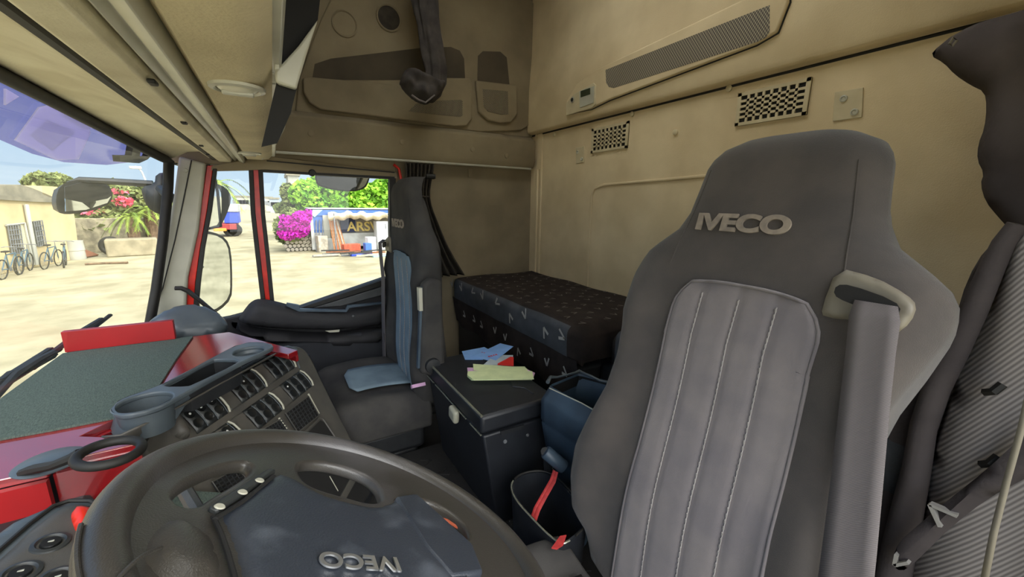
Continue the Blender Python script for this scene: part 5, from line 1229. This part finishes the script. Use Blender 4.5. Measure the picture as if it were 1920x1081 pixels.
b = MB(); b.tube([BF(11, 422, .05), BF(46, 418, .05), BF(63, 496, .05)], .04, 6); b.obj('door_frame', M['greywall'], bld)
grille([(60, 415), (76, 413), (84, 458), (69, 462)], 4, 5, 'window', mat('pane_dark', rgb(96, 98, 92), .3))
b = MB(); b.tube([BF(49, 383, .10), BF(52, 400, .10), BF(61, 450, .10), BF(70, 496, .10)], .07, 8); b.obj('downpipe', M['greywall'], bld)
# bikes
def bike():
    r = thing('bicycle', (0, 0, 0), 'bicycle', 'bicycle', 'bicycles parked along the cream building')
    R_ = .33
    def whl(x):
        m = MB(); m.tube([(x+R_*math.cos(a), 0, R_+R_*math.sin(a)) for a in [2*math.pi*k/28 for k in range(28)]], .022, 6, closed=True); wl = m.obj('wheel', M['rubber'], r)
        m = MB()
        for k in range(10): a = math.pi*2*k/10; m.tube([(x, 0, R_), (x+R_*math.cos(a), 0, R_+R_*math.sin(a))], .004, 4)
        m.obj('spokes', M['steel'], wl)
    whl(-.52); whl(.52)
    m = MB()
    A, B_, C_, D_, E_ = (-.52, 0, R_), (-.08, 0, .30), (-.22, 0, .80), (.36, 0, .82), (.52, 0, R_)
    for p, q in ((A, B_), (A, C_), (B_, C_), (C_, D_), (B_, D_), (D_, E_)): m.tube([p, q], .020, 6)
    m.obj('frame', mat('bike_frame', rgb(70, 96, 110), .5), r)
    m = MB(); m.tube([(.34, 0, .82), (.32, 0, 1.0)], .014, 6); m.tube([(.26, -.28, 1.0), (.34, -.2, 1.02), (.34, .2, 1.02), (.26, .28, 1.0)], .014, 6); m.obj('handlebar', M['steel'], r)
    m = MB(); m.box((-.24, 0, .92), (.26, .13, .05)); m.tube([(-.22, 0, .8), (-.24, 0, .9)], .014, 6); m.obj('saddle', M['rubber'], r, bevel=.02)
    m = MB(); m.lathe([(.09, -.006), (.09, .006)], (-.08, -.03, .30), (0, 1, 0), 14); m.tube([(-.08, -.04, .30), (.04, -.06, .20)], .01, 5); m.obj('crank', M['steel'], r)
    return r
bk0 = bike(); first = True
for (px, py, dr, sc, lab) in [((22, 519), 0, .15, .98, 'bicycle standing at the far left frame edge below the barred opening'), ((48, 510), 0, .25, .95, 'bicycle leaning below the barred opening, right of the leftmost one'),
                              ((98, 501), 0, .1, .95, 'bicycle leaning on the cream wall below the window'), ((122, 499), 0, .4, .95, 'bicycle nearest the barrel at the end of the cream building')]:
    o = bk0 if first else copy_tree(bk0); first = False
    p = gp(*px) if isinstance(px, tuple) else gp(px, py)
    p = gp(px[0], px[1]); o.location = p+V((0, 0, .0)); o.rotation_euler = (.10, 0, math.atan2(bdv.y, bdv.x)+dr); o['label'] = lab
# barrel and pipes
q = gp(145, 486); o = MB().lathe([(.30, 0), (.31, .05), (.30, .4), (.32, .42), (.30, .8), (.31, .85)], q, (0, 0, 1), 20).obj('barrel', M['greywall']); tag(o, 'pale grey barrel at the right end of the cream building', 'barrel')
rnd = random.Random(3)
for i in range(9):
    c_ = gp(160+i*3.0, 484-i*.5)+V((0, 0, .05)); a = c_+V((.1, 1.15-.02*i, 1.15-.07*i))
    o = MB().tube([a, c_], .05, 6).obj('rusty_pipe', M['rust']); tag(o, 'rusty pipe, '+ORD[i]+' from the left of those leaning beside the grey barrel', 'pipe', 'rusty pipes leaning beside the barrel')
# long stone wall behind, concrete blocks
def wallseg(a, c_, h, th, name, m, label, cat=None, kind=None):
    a = V(a); c_ = V(c_); d = (c_-a).normalized(); n = V((-d.y, d.x, 0))*th
    o = MB().prism([a, c_, c_+n, a+n], (0, 0, h)).obj(name, m, bevel=.03); 
    tag(o, label, cat, None, kind); return o
w1, w2 = gp(146, 476), gp(420, 452)
w1 = gp(140, 474); w2 = gp(345, 470); 
hw_ = 1.75
wallseg(w1, w2, hw_, .5, 'stone_boundary', M['stone'], 'low rubble stone wall below the hedge beyond the yard', 'wall')
q = gp(252, 478); o = MB().box(q+V((0, 0, .42)), (1.0, 1.9, .84), Matrix.Rotation(.2, 3, 'Z')).obj('concrete_block', M['block'], bevel=.06); tag(o, 'long pale concrete block lying at the foot of the stone wall', 'concrete block')
q = gp(211, 476); o = MB().tube([q+V((0, .35*math.cos(a), .42+.35*math.sin(a))) for a in [2*math.pi*k/20 for k in range(20)]], .13, 8, closed=True).obj('tyre', M['rubber']); tag(o, 'old tyre leaning at the foot of the stone wall', 'tyre')
q = gp(228, 496); o = MB().tube([gp(160, 497)+V((0, 0, .05)), gp(200, 495)+V((0, 0, .05)), gp(240, 494)+V((0, 0, .05))], .05, 6).obj('timber_pole', M['bark']); tag(o, 'thin timber pole lying on the yard ahead of the stone wall', 'pole')
# foliage
def leaves(b, c, rad, n, sz, rnd, squash=1.0, mi=0):
    for _ in range(n):
        while True:
            p = V((rnd.uniform(-1, 1), rnd.uniform(-1, 1), rnd.uniform(-1, 1)))
            if .25 < p.length < 1: break
        p = p*(p.length**-.4); 
        if p.length > 1: p.normalize()
        P = V(c)+V((p.x*rad[0], p.y*rad[1], p.z*rad[2]))
        a = V((rnd.gauss(0, 1), rnd.gauss(0, 1), rnd.gauss(0, .6))).normalized()*sz*rnd.uniform(.6, 1.3); q = a.cross(V((rnd.gauss(0, 1), rnd.gauss(0, 1), rnd.gauss(0, 1)))).normalized()*sz*.45
        b.add([P-a*.5, P+q, P+a*.5, P-q], [(0, 1, 2, 3)], mi)
def bush(name, label, cat, blobs, leaf, n, sz, seed, trunk=None, extra=None, group=None):
    rnd = random.Random(seed); c0 = V(blobs[0][0]); r = thing(name, (c0.x, c0.y, GZ), label, cat, group)
    b = MB()
    for c, rad in blobs: leaves(b, c, rad, int(n/len(blobs)), sz, rnd)
    b.obj('foliage', leaf, r, flat=True, recalc=False)
    b = MB()
    for c, rad in blobs:
        c = V(c); b.tube([(c0.x, c0.y, GZ), (c0.x*.7+c.x*.3, c0.y*.7+c.y*.3, GZ+(c.z-GZ)*.5), c], [.22 if trunk else .06, .15 if trunk else .04, .05], 6)
    b.obj('trunk', M['bark'], r)
    if extra:
        b = MB()
        for c, rad, k in extra[1]: leaves(b, c, rad, k, sz*.8, rnd)
        b.obj('blossom', extra[0], r, flat=True, recalc=False)
    return r
def pt(px, py, X): return at(px, py, X=X)
def blob(px, py, X, rpx, rpy=None, d=1.0):
    c = pt(px, py, X); k = (c-CAM).length/FPX*.95; return (c, (rpx*k*d, rpx*k, (rpy or rpx)*k))
XH = 31
bush('hedge', 'dense dull green hedge with palm leaves above the stone wall', 'hedge', [blob(170, 405, XH, 40, 30), blob(215, 395, XH, 45, 42), blob(255, 395, XH, 42, 42), blob(290, 400, XH, 30, 38), blob(235, 420, XH, 60, 25)], M['leafd'], 7000, .30, 11,
     extra=(M['pink'], [blob(232, 378, XH-1.5, 11, 7)+(120,), blob(180, 398, XH-1.5, 14, 5)+(22,), blob(225, 360, XH-1, 9, 4)+(25,)]))
bush('round_bush', 'round pale green treetop behind the cream building roof', 'tree', [blob(93, 344, 45, 22, 12)], M['leafd'], 900, .6, 12, trunk=True)
def palm(px, py, X, spread, n, label, seed):
    rnd = random.Random(seed); c = pt(px, py, X); r = thing('palm', (c.x, c.y, GZ), label, 'palm', 'palms beyond the stone wall')
    MB().tube([(c.x, c.y, GZ), c], .25, 8).obj('trunk', M['bark'], r)
    b = MB()
    for i in range(n):
        a = 2*math.pi*i/n+rnd.uniform(-.2, .2); e0 = rnd.uniform(.1, .9); L = spread*rnd.uniform(.8, 1.1); pr = []
        for k in range(7):
            t = k/6; pr.append(c+V((math.cos(a)*L*t, math.sin(a)*L*t, L*(e0*t-1.1*t*t))))
        side = V((-math.sin(a), math.cos(a), 0))
        for k in range(6):
            p, q = pr[k], pr[k+1]; wd = .30*(1-.5*k/6)*spread/2.2; dn = V((0, 0, -.25*wd))
            for sg in (-1, 1):
                for j in range(3):
                    o_ = p.lerp(q, j/3); b.add([o_, o_+(q-p)*.3, o_+(q-p)*.75+side*sg*wd+dn], [(0, 1, 2)])
    b.obj('fronds', M['palm'], r, flat=True, recalc=False)
palm(245, 405, 27.5, 1.15, 22, 'bushy palm with arching fronds before the hedge, right of the pink blossom', 1)
palm(278, 392, 28, 1.25, 22, 'arching yellow green palm beside the windscreen pillar over the stone wall', 2)
# street lamp far away
q = pt(272, 336, 60); t = thing('street_lamp', (q.x, q.y, GZ), 'thin white street lamp rising behind the hedge', 'street lamp')
MB().tube([(q.x, q.y, GZ), q, pt(266, 322, 60), pt(258, 313, 60), pt(253, 312, 60)], [.12, .09, .08, .08, .10], 6).obj('pole', M['twhite'], t)
MB().box(pt(254, 314, 60), (.3, 1.0, .3)).obj('lamp_head', M['twhite'], t, bevel=.05)
# distant low buildings at the horizon
def block(px0, px1, pyt, X, dep, m, label, wins=0):
    a = pt(px0, 385, X); c_ = pt(px1, 385, X); zt2 = pt((px0+px1)/2, pyt, X).z
    r = thing('distant_building', ((a.x+c_.x)/2, (a.y+c_.y)/2, GZ), label, 'building', 'distant buildings on the horizon')
    MB().bb(X, X+dep, c_.y, a.y, GZ, zt2).obj('wall', m, r)
    MB().bb(X-.3, X+dep, c_.y-.2, a.y+.2, zt2, zt2+.4).obj('roof', M['roofg'], r)
    for i in range(wins):
        y = a.y+(c_.y-a.y)*(i+.5)/wins; MB().bb(X-.15, X, y-.8, y+.8, zt2*.45, zt2*.75).obj('window', M['steel'], r)
block(440, 470, 369, 150, 10, M['greywall'], 'long grey distant shed left of the painted door post', 5)
block(498, 512, 371, 140, 8, M['greywall'], 'small grey distant house just right of the painted door post', 2)
block(506, 524, 373, 120, 8, mat('distant_blue', rgb(150, 160, 170), .9), 'bluish distant flat building left of the tree', 3)
block(545, 565, 329, 60, 8, M['greywall'], 'pale square tower block peeking over the tree top', 0)
block(600, 780, 366, 170, 8, M['greywall'], 'long low pale distant building behind the trees', 0)
# truck on the left through the quarter window
X3 = 38
def tb(px0, px1, py0, py1, X, dep, m, name, par, bev=.03):
    a = pt(px0, py0, X); c_ = pt(px1, py1, X); return MB().bb(X, X+dep, c_.y, a.y, c_.z, a.z).obj(name, m, par, bevel=bev)
lt = thing('parked_trailer', (pt(432, 434, X3).x, pt(432, 434, X3).y, GZ), 'parked blue and white lorry with dark red bed beyond the side mirror', 'lorry')
tb(418, 447, 382, 397, X3, 3, M['twhite'], 'white_box', lt); tb(418, 448, 396, 418, X3+.1, 2.5, M['cobalt'], 'blue_box', lt)
tb(400, 444, 420, 430, X3-.3, 2.8, M['mtruck'], 'bed', lt); tb(400, 425, 428, 433, X3-.35, .3, mat('orange_strip', rgb(230, 150, 60), .5), 'orange_marker', lt)
for px in (432, 440): 
    q = pt(px, 434, X3); MB().lathe([(.45, -.15), (.5, 0), (.45, .15)], (q.x+.3, q.y, GZ+.5), (1, 0, 0), 16).obj('wheel', M['rubber'], lt)
# --- open sided trailer used as a store, straight ahead of the door window
XT = gp(620, 470).x; 
def TP(px, py, d=0): return at(px, py, X=XT-d)
tl = thing('store_trailer', (XT, TP(655, 475).y, GZ), 'old blue and white trailer with gold letters used as an open store', 'trailer')
yl = TP(580, 400).y; yr = TP(760, 400).y-6; zt3 = TP(600, 391).z
b = MB(); b.bb(XT+.35, XT+2.6, yr, yl, GZ+.15, zt3-.02); b.obj('body', M['tshade'], tl)
b = MB(); b.bb(XT-.05, XT+2.6, yr, yl+.05, zt3-.015, zt3+.03); b.obj('roof_edge', M['twhite'], tl)
b = MB(); b.bb(XT, XT+.36, yr, yl, TP(600, 404).z, zt3-.06); b.obj('top_band', M['blue'], tl)
b = MB(); b.bb(XT, XT+.36, TP(586, 400).y, yl, GZ+.1, zt3-.06); b.obj('corner_post', M['twhite'], tl)
b = MB(); b.bb(XT+.05, XT+.36, TP(606, 420).y, TP(586, 420).y, TP(600, 436).z, zt3-.3); b.obj('blue_panel', M['blue'], tl)
b = MB(); b.bb(XT+.04, XT+.36, TP(606, 420).y, TP(586, 420).y, GZ+.1, TP(600, 436).z); b.obj('white_panel', M['twhite'], tl)
b = MB(); b.prism([TP(586, 393, .01), TP(605, 393, .01), TP(590, 407, .01), TP(585, 403, .01)], (-.02, 0, 0)); b.obj('teal_flash', M['teal'], tl)
b = MB(); b.bb(XT-.02, XT+.36, TP(618, 420).y, TP(606, 420).y, GZ+.1, zt3-.35); b.obj('grey_door', M['greywall'], tl)
b = MB(); b.bb(XT+.30, XT+.36, TP(736, 420).y, TP(640, 420).y, TP(700, 434).z, TP(700, 404).z); b.obj('sign_board', mat('sign_taupe', rgb(130, 122, 108), .8), tl)
b = MB(); b.bb(XT+.28, XT+.36, TP(668, 420).y, TP(640, 420).y, TP(650, 436).z, TP(650, 404).z); nb_ = b.obj('navy_board', M['navy'], tl)
text('letters', 'ARSV', TP(680, 424, -.27)+V((0, 0, 0)), (0, -1, 0), (0, 0, 1), abs(TP(680, 433).z-TP(680, 415).z)*1.0, abs(TP(706, 424).y-TP(646, 424).y)*1.0, .06, M['gold'], tl, thick=.02)
b = MB(); b.bb(XT+.1, XT+.36, TP(760, 440).y, TP(643, 440).y, TP(700, 460).z, TP(700, 436).z); b.obj('white_boards', M['twhite'], tl)
# tarp awning
b = MB(); rows = []
for i in range(25):
    t = i/24; px = 615+(760-615)*t; a = TP(px, 399.5); c_ = TP(px, 404+2.2*math.sin(i*1.7)+1.5*math.sin(i*.6), 1.3); rows.append([a, a*.5+c_*.5+V((0, 0, .10+.08*math.sin(i*1.3))), c_, c_+V((.1, 0, -.2))])
b.grid(rows); b.obj('tarp_awning', M['tarp'], tl, solid=.02, recalc=False)
for px in (626, 728): MB().tube([V((XT-1.25, TP(px, 400, 1.3).y, GZ)), TP(px, 400, 1.25)], .04, 6).obj('awning_pole', M['steel'], tl)
# white fridge cabinet
p = TP(706, 415, 1.2); q = TP(733, 474, 1.2)
fr = thing('white_cabinet', (p.x, (p.y+q.y)/2, GZ), 'tall white metal cabinet standing right of the trailer letters', 'cabinet')
MB().bb(p.x, p.x+.9, q.y, p.y, GZ+.05, p.z).obj('cabinet_body', M['fridgew'], fr, bevel=.03); MB().bb(p.x-.03, p.x, p.y-.55, p.y-.02, GZ+.15, p.z-.08).obj('door', M['fridgew'], fr, bevel=.01)
MB().bb(p.x-.07, p.x-.03, p.y-.5, p.y-.46, 1.0, 1.3).obj('handle', M['steel'], fr)
# leaning planks
rnd = random.Random(9); mats_ = [M['wood'], M['rust'], M['woodg'], M['wood'], M['brick']]
for i in range(14):
    a = TP(619+i*1.55, 462+rnd.uniform(-1, 3), .9); a.z = GZ+.02; c_ = TP(617+i*1.0, 403+rnd.uniform(0, 5), .15)
    a = V((XT-.9-.02*i, a.y-.25, GZ+.02)); d = (c_-a)
    o = MB().tube([a, a+d], .055, 4, flat=.5).obj('plank', mats_[i % 5]); tag(o, ['light brown', 'rust brown', 'grey', 'tan', 'brick red'][i % 5]+' plank, '+ORD[i]+' from the left of those leaning on the trailer', 'plank', 'planks leaning against the trailer')
# shovel like tools on the panel
for i, px in enumerate((592, 598, 604)):
    o = MB().tube([V((XT-.3, TP(px, 470).y, GZ)), TP(px+1, 412, .05)], .03, 5).obj('tool_pole', M['steel']); tag(o, ['left', 'middle', 'right'][i]+'most of three dark poles leaning on the trailer end panel', 'pole', None)
# junk
junk = [('crate', 659, 464, .9, .45, .5, M['brick'], 'brick red crate among the scrap ahead of the trailer'), ('water_drum', 696, 462, .45, .45, .85, M['fridgew'], 'white plastic drum left of the tall white cabinet'),
        ('blue_drum', 690, 466, .35, .35, .6, M['blue'], 'small blue drum beside the white plastic drum'), ('blue_sheet', 674, 468, 1.1, .8, .12, M['cobalt'], 'cobalt blue sheet lying flat at the scrap pile'),
        ('stone_slab', 605, 462, .5, .5, .9, M['woodg'], 'grey upright slab at the left end of the trailer'), ('white_box', 616, 460, .5, .35, .7, M['twhite'], 'pale box at the foot of the leaning planks'),
        ('scrap_board', 712, 470, .9, .6, .06, M['teal'], 'pale teal board lying before the white cabinet')]
for nm, px, py, sx, sy, sz, m_, lab in junk:
    q = gp(px, py+10); o = MB().box(q+V((0, 0, sz/2)), (sy, sx, sz), Matrix.Rotation(.2, 3, 'Z')).obj(nm, m_, bevel=.02); tag(o, lab, nm.replace('_', ' '))
rnd = random.Random(21)
for i in range(18):
    q = gp(612+i*5.8+rnd.uniform(-1.5, 1.5), rnd.uniform(476, 483)); L = rnd.uniform(.6, 1.6); a = rnd.uniform(-.5, .5)
    o = MB().box(q+V((0, 0, .06+.05*(i % 4))), (.10, L, .07), Matrix.Rotation(a, 3, 'Z')).obj('scrap_bar', [M['steel'], M['woodg'], M['rust'], M['blkm']][i % 4]); tag(o, ['steel grey', 'pale timber', 'rusty', 'black'][i % 4]+' scrap bar, '+ORD[i]+' from the left in the flat pile before the trailer', 'scrap bar', 'scrap bars before the trailer')
# firewood stack
fs = gp(575, 470); rnd = random.Random(5)
for i in range(36):
    r_, c_ = divmod(i, 9); q = fs+V((0, 1.0-.21*c_+.1*(r_ % 2)-.1, .10+.2*r_))
    if r_ == 3 and c_ in (0, 8): continue
    o = MB().lathe([(.09, 0), (.10, .02), (.10, .6), (.09, .62)], q, (1, 0, 0), 8).obj('log', M['woodg']); tag(o, 'sawn log, '+ORD[c_]+' from the left in the '+['bottom', 'second', 'third', 'top'][r_]+' row beside the bougainvillea', 'log', 'logs stacked beside the bougainvillea')
q = gp(548, 462); o = MB().bb(q.x, q.x+.3, q.y-.2, q.y+.2, GZ, GZ+1.4).obj('stone_post', M['greywall'], bevel=.03); tag(o, 'grey upright post before the magenta bougainvillea', 'post')
# trees and bougainvillea
XB = XT+1.0
bush('bougainvillea', 'bright magenta bougainvillea bush left of the trailer', 'bush', [blob(560, 418, XB, 22, 22), blob(548, 440, XB, 18, 20), blob(530, 430, XB, 14, 24), blob(545, 408, XB+2, 16, 18)], M['leafd'], 2600, .20, 31,
     extra=(M['mag'], [blob(566, 408, XB-1, 16, 11)+(1000,), blob(545, 420, XB-1, 17, 13)+(900,), blob(572, 425, XB-.9, 8, 14)+(400,), blob(540, 440, XB-1, 13, 9)+(300,), blob(560, 434, XB-.8, 16, 10)+(400,), blob(534, 408, XB-1, 8, 6)+(80,), blob(578, 400, XB-1, 6, 8)+(150,), blob(528, 432, XB-1, 7, 12)+(80,)]))
XG = XT+10
bush('green_tree', 'large bright green tree spreading behind the trailer', 'tree', [blob(640, 360, XG, 52, 30), blob(590, 366, XG, 40, 28), blob(690, 372, XG, 55, 28), blob(650, 385, XG, 80, 22), blob(735, 358, XG, 40, 26), blob(610, 345, XG+1, 26, 18), blob(760, 370, XG, 40, 26)], M['leafg'], 16000, .36, 33, trunk=True)
bush('grey_tree', 'duller feathery tree at the left edge of the bright green tree', 'tree', [blob(540, 362, XG+2, 11, 17), blob(550, 380, XG+2, 16, 14), blob(532, 390, XG+2, 14, 9)], M['leafd'], 900, .38, 35, trunk=True)
palm(403, 345, 48, 3.0, 14, 'distant palm seen above the upper side mirror', 6)
# no object here: the call leaves the first bicycle unchanged
tag(bk0, None)
